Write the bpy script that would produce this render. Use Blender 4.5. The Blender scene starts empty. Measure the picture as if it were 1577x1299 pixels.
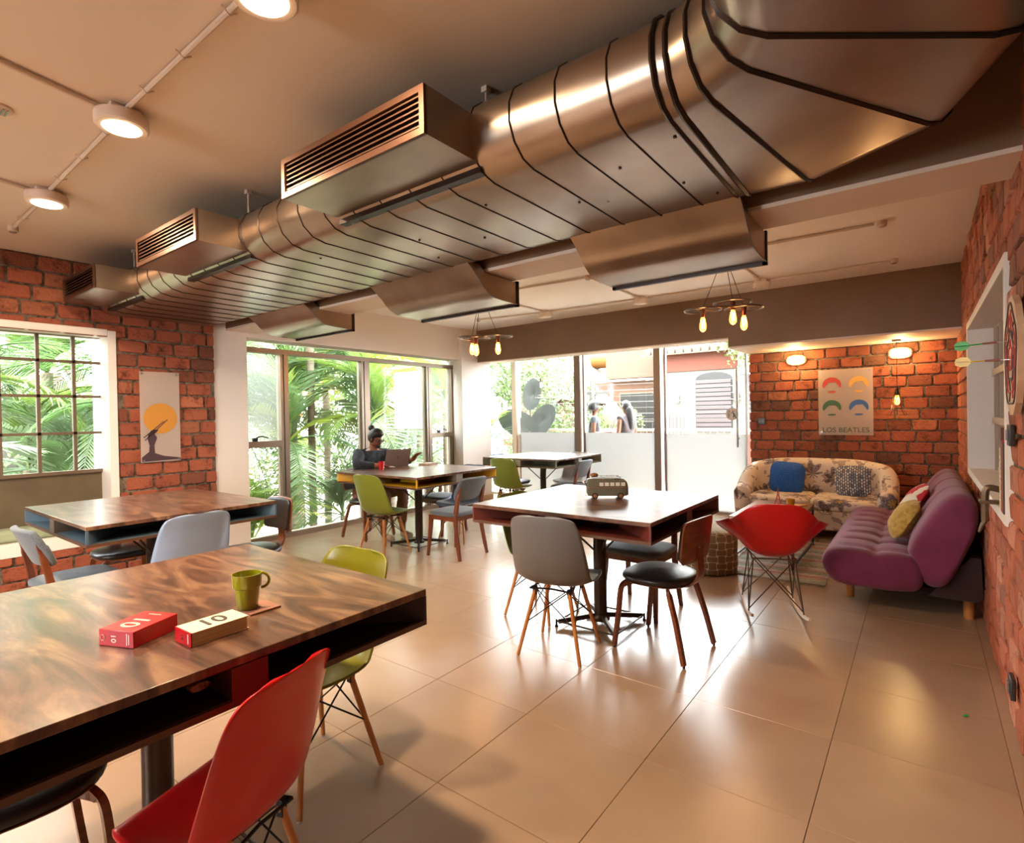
import bpy, math, random
from math import sin, cos, pi, radians, sqrt
from mathutils import Vector, Matrix
random.seed(7)
S = bpy.context.scene
COL = S.collection

# ------------------------------------------------------------------ camera
cam_d = bpy.data.cameras.new('camera'); cam = bpy.data.objects.new('camera', cam_d); COL.objects.link(cam)
yaw, pit, rol = radians(37.0375), radians(-.5396), radians(-1.019)
F = Vector((-sin(yaw)*cos(pit), cos(yaw)*cos(pit), sin(pit))); R0 = Vector((cos(yaw), sin(yaw), 0)); U0 = R0.cross(F)
R2 = cos(rol)*R0 + sin(rol)*U0; U2 = -sin(rol)*R0 + cos(rol)*U0
cam.matrix_world = Matrix(((R2.x, U2.x, -F.x, 0), (R2.y, U2.y, -F.y, 0), (R2.z, U2.z, -F.z, 1.4), (0, 0, 0, 1)))
cam_d.sensor_width = 36; cam_d.lens = 837.98/1577*36; cam_d.sensor_fit = 'HORIZONTAL'
cam_d.clip_start = .05; cam_d.clip_end = 300
S.camera = cam
# ------------------------------------------------------------------ world, sun, exposure
W = bpy.data.worlds.new('world'); S.world = W; W.use_nodes = True
wn = W.node_tree.nodes; wl = W.node_tree.links
bg = wn['Background']
tc = wn.new('ShaderNodeTexCoord'); nz = wn.new('ShaderNodeTexNoise'); nz.inputs['Scale'].default_value = 1.6; nz.inputs['Detail'].default_value = 5
cr_ = wn.new('ShaderNodeValToRGB'); cr_.color_ramp.elements[0].color = (.80, .87, .95, 1); cr_.color_ramp.elements[1].color = (.96, .98, 1, 1)
cr_.color_ramp.elements[0].position = .35; cr_.color_ramp.elements[1].position = .6
wl.new(tc.outputs['Generated'], nz.inputs['Vector']); wl.new(nz.outputs['Fac'], cr_.inputs['Fac']); wl.new(cr_.outputs['Color'], bg.inputs['Color'])
bg.inputs['Strength'].default_value = 16.0
sun_d = bpy.data.lights.new('sun', 'SUN'); sun = bpy.data.objects.new('sun', sun_d); COL.objects.link(sun)
sun_d.energy = 30.0; sun_d.angle = radians(3); sun_d.color = (1, .95, .84)
sun.rotation_euler = Vector((.16, -.42, -1)).to_track_quat('-Z', 'Y').to_euler()
S.view_settings.view_transform = 'Standard'; S.view_settings.look = 'None'
S.view_settings.exposure = 1.0; S.view_settings.gamma = 1; S.view_settings.use_curve_mapping = False
try:
    S.cycles.use_denoising = True; S.cycles.max_bounces = 10; S.cycles.diffuse_bounces = 5; S.cycles.glossy_bounces = 4
    S.cycles.transparent_max_bounces = 16; S.cycles.sample_clamp_indirect = 12; S.cycles.caustics_reflective = False; S.cycles.caustics_refractive = False
except Exception: pass

def area(name, loc, size, power, color, direction=(0, 0, -1), shape='RECTANGLE', sy=None):
    d = bpy.data.lights.new(name, 'AREA'); o = bpy.data.objects.new(name, d); COL.objects.link(o)
    d.energy = power; d.color = color; d.shape = shape; d.size = size; d.size_y = sy or size
    o.location = loc; o.rotation_euler = Vector(direction).to_track_quat('-Z', 'Y').to_euler(); return o
def point(name, loc, power, color, r=.03):
    d = bpy.data.lights.new(name, 'POINT'); o = bpy.data.objects.new(name, d); COL.objects.link(o)
    d.energy = power; d.color = color; d.shadow_soft_size = r; o.location = loc; return o
# added fill light behind the camera, brightens the foreground, no real fitting
area('rear_fill_light', (-3.2, -1.3, 2.74), 1.6, 60, (1, .86, .72), (0, 0, -1))
# added fill light standing in for daylight from the unseen rear opening
area('rear_opening_fill', (-2.8, -2.95, 1.6), 1.1, 5, (1, .93, .86), (.25, 1, .15), sy=1.3)

# ------------------------------------------------------------------ mesh builder
class MB:
    def __init__(s): s.v = []; s.f = []
    def add(s, v, f):
        n = len(s.v); s.v += [tuple(p) for p in v]; s.f += [tuple(i+n for i in q) for q in f]; return s
    def box(s, x0, x1, y0, y1, z0, z1):
        v = [(x, y, z) for x in (x0, x1) for y in (y0, y1) for z in (z0, z1)]
        return s.add(v, [(0,1,3,2),(4,6,7,5),(0,4,5,1),(2,3,7,6),(0,2,6,4),(1,5,7,3)])
    def cbox(s, c, d): return s.box(c[0]-d[0]/2, c[0]+d[0]/2, c[1]-d[1]/2, c[1]+d[1]/2, c[2]-d[2]/2, c[2]+d[2]/2)
    def cyl(s, p0, p1, r0, r1=None, n=12, caps=True):
        r1 = r0 if r1 is None else r1
        return s.tube([p0, p1], [r0, r1], n, caps)
    def tube(s, pts, r, n=8, caps=True, ref=None, b=None, closed=False):
        pts = [Vector(p) for p in pts]; m = len(pts)
        rs = r if isinstance(r, (list, tuple)) else [r]*m
        T = []
        for i in range(m):
            if closed: t = pts[(i+1) % m]-pts[i-1]
            elif i == 0: t = pts[1]-pts[0]
            elif i == m-1: t = pts[-1]-pts[-2]
            else: t = (pts[i+1]-pts[i]).normalized()+(pts[i]-pts[i-1]).normalized()
            T.append(t.normalized())
        rf = Vector(ref) if ref else (Vector((0, 0, 1)) if abs(T[0].z) < .9 else Vector((1, 0, 0)))
        N = (rf-T[0]*rf.dot(T[0])).normalized(); V = []; 
        for i in range(m):
            q = rf if ref else N
            N = (q-T[i]*q.dot(T[i])).normalized(); B = T[i].cross(N)
            for k in range(n):
                a = 2*pi*k/n + (pi/4 if n == 4 else 0)
                rb = rs[i] if b is None else b*(rs[i]/rs[0])
                V.append(pts[i]+N*cos(a)*rs[i]+B*sin(a)*rb)
        Q = []
        for i in range(m if closed else m-1):
            j = (i+1) % m
            for k in range(n): Q.append((i*n+k, i*n+(k+1) % n, j*n+(k+1) % n, j*n+k))
        if caps and not closed: Q.append(tuple(range(n-1, -1, -1))); Q.append(tuple((m-1)*n+k for k in range(n)))
        return s.add(V, Q)
    def lathe(s, prof, n=24, o=(0, 0, 0), cap=True):
        V = [(o[0]+r*cos(2*pi*k/n), o[1]+r*sin(2*pi*k/n), o[2]+z) for r, z in prof for k in range(n)]
        Q = [(i*n+k, i*n+(k+1) % n, (i+1)*n+(k+1) % n, (i+1)*n+k) for i in range(len(prof)-1) for k in range(n)]
        if cap: Q.append(tuple(range(n-1, -1, -1))); Q.append(tuple((len(prof)-1)*n+k for k in range(n)))
        return s.add(V, Q)
    def grid(s, fn, nu, nv, cu=False):
        V = [fn(i/nu, j/nv) for j in range(nv+1) for i in range(nu if cu else nu+1)]; w = nu if cu else nu+1
        Q = [(j*w+i, j*w+(i+1) % w, (j+1)*w+(i+1) % w, (j+1)*w+i) for j in range(nv) for i in range(nu)]
        return s.add(V, Q)
    def prism(s, poly, h, fn):                       # fn(u,v,w) -> point
        n = len(poly); V = [fn(u, v, 0) for u, v in poly]+[fn(u, v, h) for u, v in poly]
        Q = [tuple(range(n)), tuple(range(2*n-1, n-1, -1))]+[(i, i+n, (i+1) % n+n, (i+1) % n) for i in range(n)]
        return s.add(V, Q)
    def sphere(s, c, r, nu=16, nv=10, sc=(1, 1, 1)):
        return s.grid(lambda u, v: (c[0]+sc[0]*r*sin(pi*v)*cos(2*pi*u), c[1]+sc[1]*r*sin(pi*v)*sin(2*pi*u), c[2]-sc[2]*r*cos(pi*v)), nu, nv, True)
    def mesh(s, name, smooth=False):
        me = bpy.data.meshes.new(name); me.from_pydata(s.v, [], s.f); me.validate(); me.update()
        import bmesh
        b = bmesh.new(); b.from_mesh(me); bmesh.ops.recalc_face_normals(b, faces=b.faces); b.to_mesh(me); b.free()
        if smooth:
            me.polygons.foreach_set('use_smooth', [True]*len(me.polygons))
            if smooth != 'all':
                try: me.set_sharp_from_angle(angle=radians(40))
                except Exception: pass
        return me
    def build(s, name, mat, parent=None, smooth=False, label=None, bevel=0, kind=None):
        o = bpy.data.objects.new(name, s.mesh(name, smooth or bevel > 0)); COL.objects.link(o)
        if mat: o.data.materials.append(mat)
        if parent: o.parent = parent
        if label: o['label'] = label
        if kind: o['kind'] = kind
        if bevel:
            m = o.modifiers.new('bevel', 'BEVEL'); m.width = bevel; m.segments = 2; m.limit_method = 'ANGLE'; m.angle_limit = radians(40)
        return o
def tag(o, label, cat, group=None, kind=None):
    if label: o['label'] = label
    if cat: o['category'] = cat
    if group: o['group'] = group
    if kind: o['kind'] = kind
    return o
def thing(name, label, cat, loc=(0, 0, 0), rz=0, group=None):
    o = bpy.data.objects.new(name, None); COL.objects.link(o); o.location = loc; o.rotation_euler = (0, 0, radians(rz))
    o.empty_display_size = .1
    return tag(o, label, cat, group)
KIDS = {}
def dup(root, loc, rz, label, group=None, mats=None):
    bpy.context.view_layer.update()
    r = root.copy(); COL.objects.link(r); r.scale = (1, 1, 1); r.location = loc; r.rotation_euler = (0, 0, radians(rz)); r['label'] = label
    if group: r['group'] = group
    def rec(src, dst):
        for ch in list(src.children):
            c = ch.copy(); c.parent = dst; COL.objects.link(c)
            if mats and ch.name.split('.')[0] in mats:
                c.data = c.data.copy(); c.data.materials.clear(); c.data.materials.append(mats[ch.name.split('.')[0]])
            rec(ch, c)
    rec(root, r); return r
def struct(o): o['kind'] = 'structure'; return o
def text_mb(txt, size, place, extrude=.0006, spacing=1.0):
    c = bpy.data.curves.new('t', 'FONT'); c.body = txt; c.size = size; c.extrude = extrude; c.align_x = 'CENTER'; c.align_y = 'CENTER'; c.space_character = spacing; c.offset = size*.012
    o = bpy.data.objects.new('t', c); COL.objects.link(o); bpy.context.view_layer.update()
    me = bpy.data.meshes.new_from_object(o.evaluated_get(bpy.context.evaluated_depsgraph_get()))
    mb = MB(); mb.add([place(v.co.x, v.co.y, v.co.z) for v in me.vertices], [tuple(p.vertices) for p in me.polygons])
    bpy.data.objects.remove(o); bpy.data.meshes.remove(me); return mb
def bez(p, n=12):
    p = [Vector(q) if len(q) == 3 else Vector((q[0], q[1], 0)) for q in p]; out = []
    for i in range(len(p)-1):
        a = p[max(i-1, 0)]; b = p[i]; c = p[i+1]; d = p[min(i+2, len(p)-1)]
        for k in range(n):
            t = k/n; out.append(.5*((2*b)+(c-a)*t+(2*a-5*b+4*c-d)*t*t+(3*b-a-3*c+d)*t**3))
    out.append(p[-1]); return out

# ------------------------------------------------------------------ materials
def srgb(h):
    if isinstance(h, str): h = tuple(int(h[i:i+2], 16) for i in (0, 2, 4))
    return tuple(((c/255)/12.92 if c/255 <= .04045 else ((c/255+.055)/1.055)**2.4) for c in h)+(1,)
def mat(name, col, rough=.5, metal=0, noise=None, bump=None, spec=.5, coat=0, emit=None, es=1, trans=0, sheen=0, alpha=1):
    m = bpy.data.materials.new(name); m.use_nodes = True; nt = m.node_tree; p = nt.nodes['Principled BSDF']
    p.inputs['Base Color'].default_value = srgb(col); p.inputs['Roughness'].default_value = rough; p.inputs['Metallic'].default_value = metal
    p.inputs['Specular IOR Level'].default_value = spec; p.inputs['Coat Weight'].default_value = coat; p.inputs['Coat Roughness'].default_value = .15
    p.inputs['Sheen Weight'].default_value = sheen; p.inputs['Alpha'].default_value = alpha
    if trans: p.inputs['Transmission Weight'].default_value = trans
    if emit: p.inputs['Emission Color'].default_value = srgb(emit); p.inputs['Emission Strength'].default_value = es
    t = nt.nodes.new('ShaderNodeTexCoord')
    if noise:                                        # (scale, second colour, contrast lo, hi, stretch)
        sc, c2, lo, hi = noise[:4]; mp = nt.nodes.new('ShaderNodeMapping'); mp.inputs['Scale'].default_value = noise[4] if len(noise) > 4 else (1, 1, 1)
        n = nt.nodes.new('ShaderNodeTexNoise'); n.inputs['Scale'].default_value = sc; n.inputs['Detail'].default_value = 6
        r = nt.nodes.new('ShaderNodeValToRGB'); r.color_ramp.elements[0].position = lo; r.color_ramp.elements[1].position = hi
        r.color_ramp.elements[0].color = srgb(col); r.color_ramp.elements[1].color = srgb(c2)
        nt.links.new(t.outputs['Object'], mp.inputs['Vector']); nt.links.new(mp.outputs['Vector'], n.inputs['Vector'])
        nt.links.new(n.outputs['Fac'], r.inputs['Fac']); nt.links.new(r.outputs['Color'], p.inputs['Base Color'])
    if bump:
        n = nt.nodes.new('ShaderNodeTexNoise'); n.inputs['Scale'].default_value = bump[0]; n.inputs['Detail'].default_value = 6
        b = nt.nodes.new('ShaderNodeBump'); b.inputs['Strength'].default_value = bump[1]; b.inputs['Distance'].default_value = bump[2] if len(bump) > 2 else .01
        nt.links.new(t.outputs['Object'], n.inputs['Vector']); nt.links.new(n.outputs['Fac'], b.inputs['Height']); nt.links.new(b.outputs['Normal'], p.inputs['Normal'])
    return m
def nodes(m): return m.node_tree, m.node_tree.nodes['Principled BSDF']
M = {}
M['plaster'] = mat('plaster', 'E9E0D6', .7, bump=(6, .08))
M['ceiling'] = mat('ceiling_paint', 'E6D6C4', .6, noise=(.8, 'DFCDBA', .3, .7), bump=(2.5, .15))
M['beam'] = mat('beam_paint', '84684F', .6, noise=(1.2, '775C44', .35, .7))
M['white'] = mat('white_paint', 'EFE9E0', .45)
M['mortar'] = mat('mortar', '7D6F5E', .95, noise=(30, '433A31', .4, .65), bump=(60, .8, .01))
M['alu'] = mat('anodised_frame', '8E7D6D', .35, .6)
M['steel'] = mat('steel', '9A9590', .3, .9)
M['dark_steel'] = mat('dark_steel', '4A4038', .35, .8)
M['black_wire'] = mat('black_wire', '1A1715', .4, .6)
M['conduit'] = mat('conduit', 'D5C5B5', .45)
M['beech'] = mat('beech_wood', 'C98A4E', .4, noise=(4, 'B06F36', .3, .75, (8, 8, 1)))
M['ply'] = mat('walnut_ply', '8A4E2B', .32, noise=(5, '6A3519', .3, .7, (2, 2, 9)), coat=.3)
M['teak'] = mat('teak_wood', '7C4123', .35, noise=(5, '5F2E17', .3, .7, (9, 9, 1)), coat=.2)
M['black_leather'] = mat('black_leather', '241F1D', .33, bump=(90, .15, .003))
M['grey_fabric'] = mat('grey_fabric', '667079', .9, noise=(160, '4A545C', .35, .65), bump=(220, .4, .002), sheen=.3)
M['rubber'] = mat('rubber', '151312', .6)
def shell(n, c): return mat(n, c, .30, coat=.15)
M['red'] = shell('red_plastic', 'CC1014'); M['olive'] = shell('olive_plastic', '74700F'); M['lime'] = shell('lime_plastic', '7E8A30')
M['lightblue'] = shell('light_blue_plastic', '8A9EBA'); M['grey'] = shell('grey_plastic', '6A6867'); M['bluegrey'] = shell('blue_grey_plastic', '7F8DA3')
M['whitep'] = shell('white_plastic', 'E4E2DE')

# brick: colour differs per brick, rough with burnt and mortar-smeared spots
def brick_mat(name, c1, c2, c3, c4):
    m = mat(name, c1, .9, bump=(45, .9, .012)); nt, p = nodes(m)
    oi = nt.nodes.new('ShaderNodeObjectInfo'); r = nt.nodes.new('ShaderNodeValToRGB'); t = nt.nodes.new('ShaderNodeTexCoord')
    e = r.color_ramp.elements; e[0].color = srgb(c1); e[1].color = srgb(c2); k = e.new(.9); k.color = srgb(c3); k = e.new(.5); k.color = srgb(c4); e[-1].position = .97
    ad = nt.nodes.new('ShaderNodeVectorMath'); ad.operation = 'ADD'
    n = nt.nodes.new('ShaderNodeTexNoise'); n.inputs['Scale'].default_value = 9; n.inputs['Detail'].default_value = 8; n.inputs['Roughness'].default_value = .7
    cb = nt.nodes.new('ShaderNodeCombineXYZ'); mm = nt.nodes.new('ShaderNodeMath'); mm.operation = 'MULTIPLY'; mm.inputs[1].default_value = 37
    nt.links.new(oi.outputs['Random'], mm.inputs[0]); nt.links.new(mm.outputs[0], cb.inputs[0]); nt.links.new(t.outputs['Object'], ad.inputs[0]); nt.links.new(cb.outputs[0], ad.inputs[1])
    nt.links.new(ad.outputs[0], n.inputs['Vector'])
    r2 = nt.nodes.new('ShaderNodeValToRGB'); f = r2.color_ramp.elements; f[0].position = .33; f[0].color = (.16, .10, .08, 1); f[1].position = .47; f[1].color = (1, 1, 1, 1)
    k = f.new(.66); k.color = (1, 1, 1, 1); k = f.new(.78); k.color = (1.5, 1.8, 1.8, 1)
    mx = nt.nodes.new('ShaderNodeMix'); mx.data_type = 'RGBA'; mx.blend_type = 'MULTIPLY'; mx.inputs[0].default_value = .8
    nt.links.new(oi.outputs['Random'], r.inputs['Fac']); nt.links.new(n.outputs['Fac'], r2.inputs['Fac'])
    nt.links.new(r.outputs['Color'], mx.inputs[6]); nt.links.new(r2.outputs['Color'], mx.inputs[7]); nt.links.new(mx.outputs[2], p.inputs['Base Color'])
    return m
M['brick'] = brick_mat('brick_clay', 'A25A3E', 'B26A4A', '66402F', '9C5238')
M['brick_pale'] = brick_mat('brick_clay_pale', 'B8694C', 'C88468', '8C5A48', 'B06040')

def glass(name, tint=(1, 1, 1), refl=.06):
    m = bpy.data.materials.new(name); m.use_nodes = True; nt = m.node_tree; nt.nodes.clear()
    o = nt.nodes.new('ShaderNodeOutputMaterial'); t = nt.nodes.new('ShaderNodeBsdfTransparent'); g = nt.nodes.new('ShaderNodeBsdfGlossy'); g.inputs['Roughness'].default_value = .02
    t.inputs['Color'].default_value = (*tint, 1); f = nt.nodes.new('ShaderNodeFresnel'); f.inputs['IOR'].default_value = 1.3
    x = nt.nodes.new('ShaderNodeMixShader'); nt.links.new(f.outputs[0], x.inputs[0]); nt.links.new(t.outputs[0], x.inputs[1]); nt.links.new(g.outputs[0], x.inputs[2]); nt.links.new(x.outputs[0], o.inputs['Surface']); return m
def film(name, col, tr, k):                       # translucent film / etched glass: part clear, part scattering
    m = bpy.data.materials.new(name); m.use_nodes = True; nt = m.node_tree; nt.nodes.clear()
    o = nt.nodes.new('ShaderNodeOutputMaterial'); t = nt.nodes.new('ShaderNodeBsdfTransparent'); a = nt.nodes.new('ShaderNodeBsdfTranslucent'); d = nt.nodes.new('ShaderNodeBsdfDiffuse')
    a.inputs['Color'].default_value = srgb(col); d.inputs['Color'].default_value = srgb(col)
    x = nt.nodes.new('ShaderNodeMixShader'); x.inputs[0].default_value = k; nt.links.new(a.outputs[0], x.inputs[1]); nt.links.new(d.outputs[0], x.inputs[2])
    y = nt.nodes.new('ShaderNodeMixShader'); y.inputs[0].default_value = 1-tr; nt.links.new(t.outputs[0], y.inputs[1]); nt.links.new(x.outputs[0], y.inputs[2]); nt.links.new(y.outputs[0], o.inputs['Surface']); return m
M['glass'] = glass('window_glass', (.97, .98, .97))
M['frost'] = film('frosted_film', 'A7A6A4', .07, .15)
M['acrylic'] = film('etched_acrylic', 'E6D8CC', .50, .75)
M['dusty'] = film('dusty_glass', 'A4A69E', .80, .25)

def floor_mat():
    m = mat('floor_tile', 'B08C6C', .23, spec=.62); nt, p = nodes(m)
    oi = nt.nodes.new('ShaderNodeObjectInfo'); t = nt.nodes.new('ShaderNodeTexCoord'); ge = nt.nodes.new('ShaderNodeNewGeometry')
    n = nt.nodes.new('ShaderNodeTexNoise'); n.inputs['Scale'].default_value = 1.6; n.inputs['Detail'].default_value = 4; n.inputs['Roughness'].default_value = .5; n.inputs['Distortion'].default_value = .3
    r = nt.nodes.new('ShaderNodeValToRGB'); e = r.color_ramp.elements; e[0].position = .3; e[0].color = srgb('A3866E'); e[1].position = .7; e[1].color = srgb('B2967C')
    nt.links.new(ge.outputs['Position'], n.inputs['Vector']); nt.links.new(n.outputs['Fac'], r.inputs['Fac'])
    hs = nt.nodes.new('ShaderNodeHueSaturation'); mr = nt.nodes.new('ShaderNodeMapRange'); mr.inputs[3].default_value = .93; mr.inputs[4].default_value = 1.05
    nt.links.new(oi.outputs['Random'], mr.inputs[0]); nt.links.new(mr.outputs[0], hs.inputs['Value']); nt.links.new(r.outputs['Color'], hs.inputs['Color']); nt.links.new(hs.outputs['Color'], p.inputs['Base Color'])
    r2 = nt.nodes.new('ShaderNodeMapRange'); r2.inputs[3].default_value = .20; r2.inputs[4].default_value = .32; n2 = nt.nodes.new('ShaderNodeTexNoise'); n2.inputs['Scale'].default_value = 2.2; n2.inputs['Detail'].default_value = 1
    p.inputs['Roughness'].default_value = .25
    return m
M['floor'] = floor_mat()
M['grout'] = mat('grout', '6B5847', .9)
def duct_mat():
    m = mat('duct_paint', '7A5A45', .3, .94); nt, p = nodes(m); t = nt.nodes.new('ShaderNodeNewGeometry')
    n = nt.nodes.new('ShaderNodeTexNoise'); n.inputs['Scale'].default_value = 3.0; n.inputs['Detail'].default_value = 4; n.inputs['Roughness'].default_value = .5
    r = nt.nodes.new('ShaderNodeValToRGB'); e = r.color_ramp.elements; e[0].position = .3; e[0].color = srgb('9C8A7A'); e[1].position = .72; e[1].color = srgb('B3A292')
    q = nt.nodes.new('ShaderNodeMapRange'); q.inputs[3].default_value = .24; q.inputs[4].default_value = .36
    nt.links.new(t.outputs['Position'], n.inputs['Vector']); nt.links.new(n.outputs['Fac'], r.inputs['Fac']); nt.links.new(r.outputs['Color'], p.inputs['Base Color']); nt.links.new(n.outputs['Fac'], q.inputs[0]); nt.links.new(q.outputs[0], p.inputs['Roughness'])
    b = nt.nodes.new('ShaderNodeBump'); b.inputs['Strength'].default_value = .25; b.inputs['Distance'].default_value = .02; n3 = nt.nodes.new('ShaderNodeTexNoise'); n3.inputs['Scale'].default_value = 2.2; n3.inputs['Detail'].default_value = 1.5; nt.links.new(t.outputs['Position'], n3.inputs['Vector']); nt.links.new(n3.outputs['Fac'], b.inputs['Height']); nt.links.new(b.outputs['Normal'], p.inputs['Normal'])
    return m
M['duct'] = duct_mat(); M['duct_dark'] = mat('duct_seam_paint', '2A1A12', .4, .5); M['duct_rim'] = mat('duct_frame_paint', '5E4030', .35, .7)
def laminate(name, a, b, c):
    m = mat(name, a, .28, spec=.55, coat=.15); nt, p = nodes(m); t = nt.nodes.new('ShaderNodeTexCoord'); mp = nt.nodes.new('ShaderNodeMapping'); mp.inputs['Scale'].default_value = (1, 4.5, 1)
    n = nt.nodes.new('ShaderNodeTexNoise'); n.inputs['Scale'].default_value = 2.1; n.inputs['Detail'].default_value = 9; n.inputs['Roughness'].default_value = .6; n.inputs['Distortion'].default_value = 1.6
    r = nt.nodes.new('ShaderNodeValToRGB'); e = r.color_ramp.elements; e[0].position = .36; e[0].color = srgb(b); e[1].position = .66; e[1].color = srgb(c); k = e.new(.5); k.color = srgb(a)
    nt.links.new(t.outputs['Object'], mp.inputs['Vector']); nt.links.new(mp.outputs['Vector'], n.inputs['Vector']); nt.links.new(n.outputs['Fac'], r.inputs['Fac']); nt.links.new(r.outputs['Color'], p.inputs['Base Color']); return m
M['lam'] = laminate('table_laminate', '664636', '3E2A20', '8E6C50')
M['lam_edge'] = mat('table_edge', '5A3C2A', .5)

# ------------------------------------------------------------------ brick walls
BW, BH = .235, .128
def brick_mesh(seed, L=.222, H=.116, D=.028):
    rn = random.Random(seed); mb = MB(); loops = []
    for d, ins, c in ((0, 0, .004), (-D*.62, 0, .012), (-D, .006, .014)):
        lp = []
        for sx, sz in ((-1, -1), (1, -1), (1, 1), (-1, 1)):
            x = sx*(L/2-ins); z = sz*(H/2-ins); a = (x-sx*c, z); b = (x, z-sz*c)
            pr_ = (a, b) if sx*sz > 0 else (b, a)
            if (sx, sz) in ((1, -1), (-1, 1)): pr_ = (a, b)
            else: pr_ = (b, a)
            for q in pr_: lp.append((q[0]+rn.uniform(-.003, .003), d+(rn.uniform(-.004, .003) if d else 0), q[1]+rn.uniform(-.0025, .0025)))
        loops.append(lp)
    V = [p for lp in loops for p in lp]; Q = [(i*8+k, i*8+(k+1) % 8, (i+1)*8+(k+1) % 8, (i+1)*8+k) for i in range(2) for k in range(8)]; Q.append(tuple(16+k for k in range(8)))
    mb.add(V, Q); return mb
BM = []
for k in range(6):
    me = brick_mesh(k).mesh('brick'); me.materials.append(M['brick']); BM.append(me)
BMP = []
for me in BM:
    c = me.copy(); c.materials.clear(); c.materials.append(M['brick_pale']); BMP.append(c)
def brick_wall(wall, place, rz, u0, u1, z0, z1, holes=(), meshes=BM, limit=290, near=None, phase=0):
    todo = []; row = 0; z = z0
    while z+BH*.6 < z1:
        h = min(BH, z1-z); zc = z+h/2; u = u0-(BW/2 if (row+phase) % 2 else 0)-.04*((row*7) % 3)
        cuts = sorted((a, b) for a, b, c, d in holes if c < zc < d)
        while u < u1:
            segs = [(max(u, u0), min(u+BW, u1))]
            for a, b in cuts:
                new = []
                for s0, s1 in segs:
                    if s1 <= a or s0 >= b: new.append((s0, s1)); continue
                    if s0 < a: new.append((s0, a))
                    if s1 > b: new.append((b, s1))
                segs = new
            for s0, s1 in segs:
                if s1-s0 > .05: todo.append(((s0+s1)/2, zc, (s1-s0-.018)/.222, (h-.017)/.116))
            u += BW
        z += BH; row += 1
    if near is not None: todo.sort(key=near)
    for i, (u, zc, sx, sz) in enumerate(todo[:limit]):
        o = bpy.data.objects.new('brick', meshes[random.randrange(6)]); COL.objects.link(o); o.parent = wall
        o.location = place(u, random.uniform(-.006, .003), zc); o.scale = (sx, 1, sz); o.rotation_euler = (random.uniform(-.012, .012), random.uniform(-.012, .012), rz+random.uniform(-.012, .012))
    rest = todo[limit:]
    if rest:
        mb = MB()
        for u, zc, sx, sz in rest:
            me = meshes[random.randrange(6)]; mt = Matrix.Translation(place(u, 0, zc)) @ Matrix.Rotation(rz, 4, 'Z') @ Matrix.Diagonal((sx, 1, sz, 1))
            mb.add([mt @ v.co for v in me.vertices], [tuple(p.vertices) for p in me.polygons])
        mb.build('distant_bricks', meshes[0].materials[0], wall, kind='stuff')
def frame_boxes(mb, plane, a0, a1, z0, z1, ha0, ha1, hz0, hz1, d0, d1):   # wall slab with one hole; plane 'X': a is Y, d is X
    for (p0, p1, q0, q1) in ((a0, ha0, z0, z1), (ha1, a1, z0, z1), (ha0, ha1, z0, hz0), (ha0, ha1, hz1, z1)):
        if p1 > p0 and q1 > q0: mb.box(d0, d1, p0, p1, q0, q1)
CZ = 2.82
# left brick wall with the window
mb = MB(); frame_boxes(mb, 'X', -.6, 2.66, 0, CZ, -.09, 1.76, .40, 2.22, -6.35, -5.885)
wl_ = struct(mb.build('wall_left', M['mortar']))
brick_wall(wl_, lambda u, d, z: Vector((-5.898-d, u, z)), radians(90), -.5, 2.67, 0, CZ, [(-.05, 1.80, .33, 2.24)], near=lambda t: -t[0])
# back brick wall
mb = MB(); mb.box(-1.84, .33, 7.765, 7.95, 0, 2.3)
wb_ = struct(mb.build('wall_back', M['mortar']))
brick_wall(wb_, lambda u, d, z: Vector((u, 7.778+d, z)), 0, -1.86, .32, 0, 2.20)
# right brick wall with its recessed window
mb = MB(); frame_boxes(mb, 'X', 1.2, 7.95, 0, CZ, 3.33, 5.90, .88, 2.07, .325, .56)
wr_ = struct(mb.build('wall_right', M['mortar']))
brick_wall(wr_, lambda u, d, z: Vector((.338+d, u, z)), radians(-90), 2.2, 7.76, 0, CZ, [(3.28, 5.93, .84, 2.11)], meshes=BMP, near=lambda t: t[0]-.15*abs(t[1]-1.4))
for mb, nm, wm in ((MB().box(.325, .62, -3, 1.2, 0, CZ), 'wall_right', 'rear_brown'), (MB().box(-6.35, -5.9, -3, -.6, 0, CZ), 'wall_left', 'rear_brown'),
               (MB().box(-6.2, -5.9, 2.66, 3.02, 0, CZ).box(-6.2, -5.9, 3.02, 6.46, 2.32, CZ).box(-6.2, -5.86, 6.46, 7.17, 0, CZ), 'wall_left', 'plaster'),
               (MB().box(-6.35, .62, -3.1, -3, 0, .9).box(-6.35, .62, -3.1, -3, 2.3, CZ).box(-2.2, .62, -3.1, -3, .9, 2.3).box(-6.35, -3.4, -3.1, -3, .9, 2.3), 'wall_front', 'rear_brown')):
    M.setdefault('rear_brown', mat('rear_dimming_brown', '6E4A36', .7)); struct(mb.build(nm, M[wm]))  # unseen rear walls darkened to dim duct reflections; opening added to let daylight in
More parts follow.
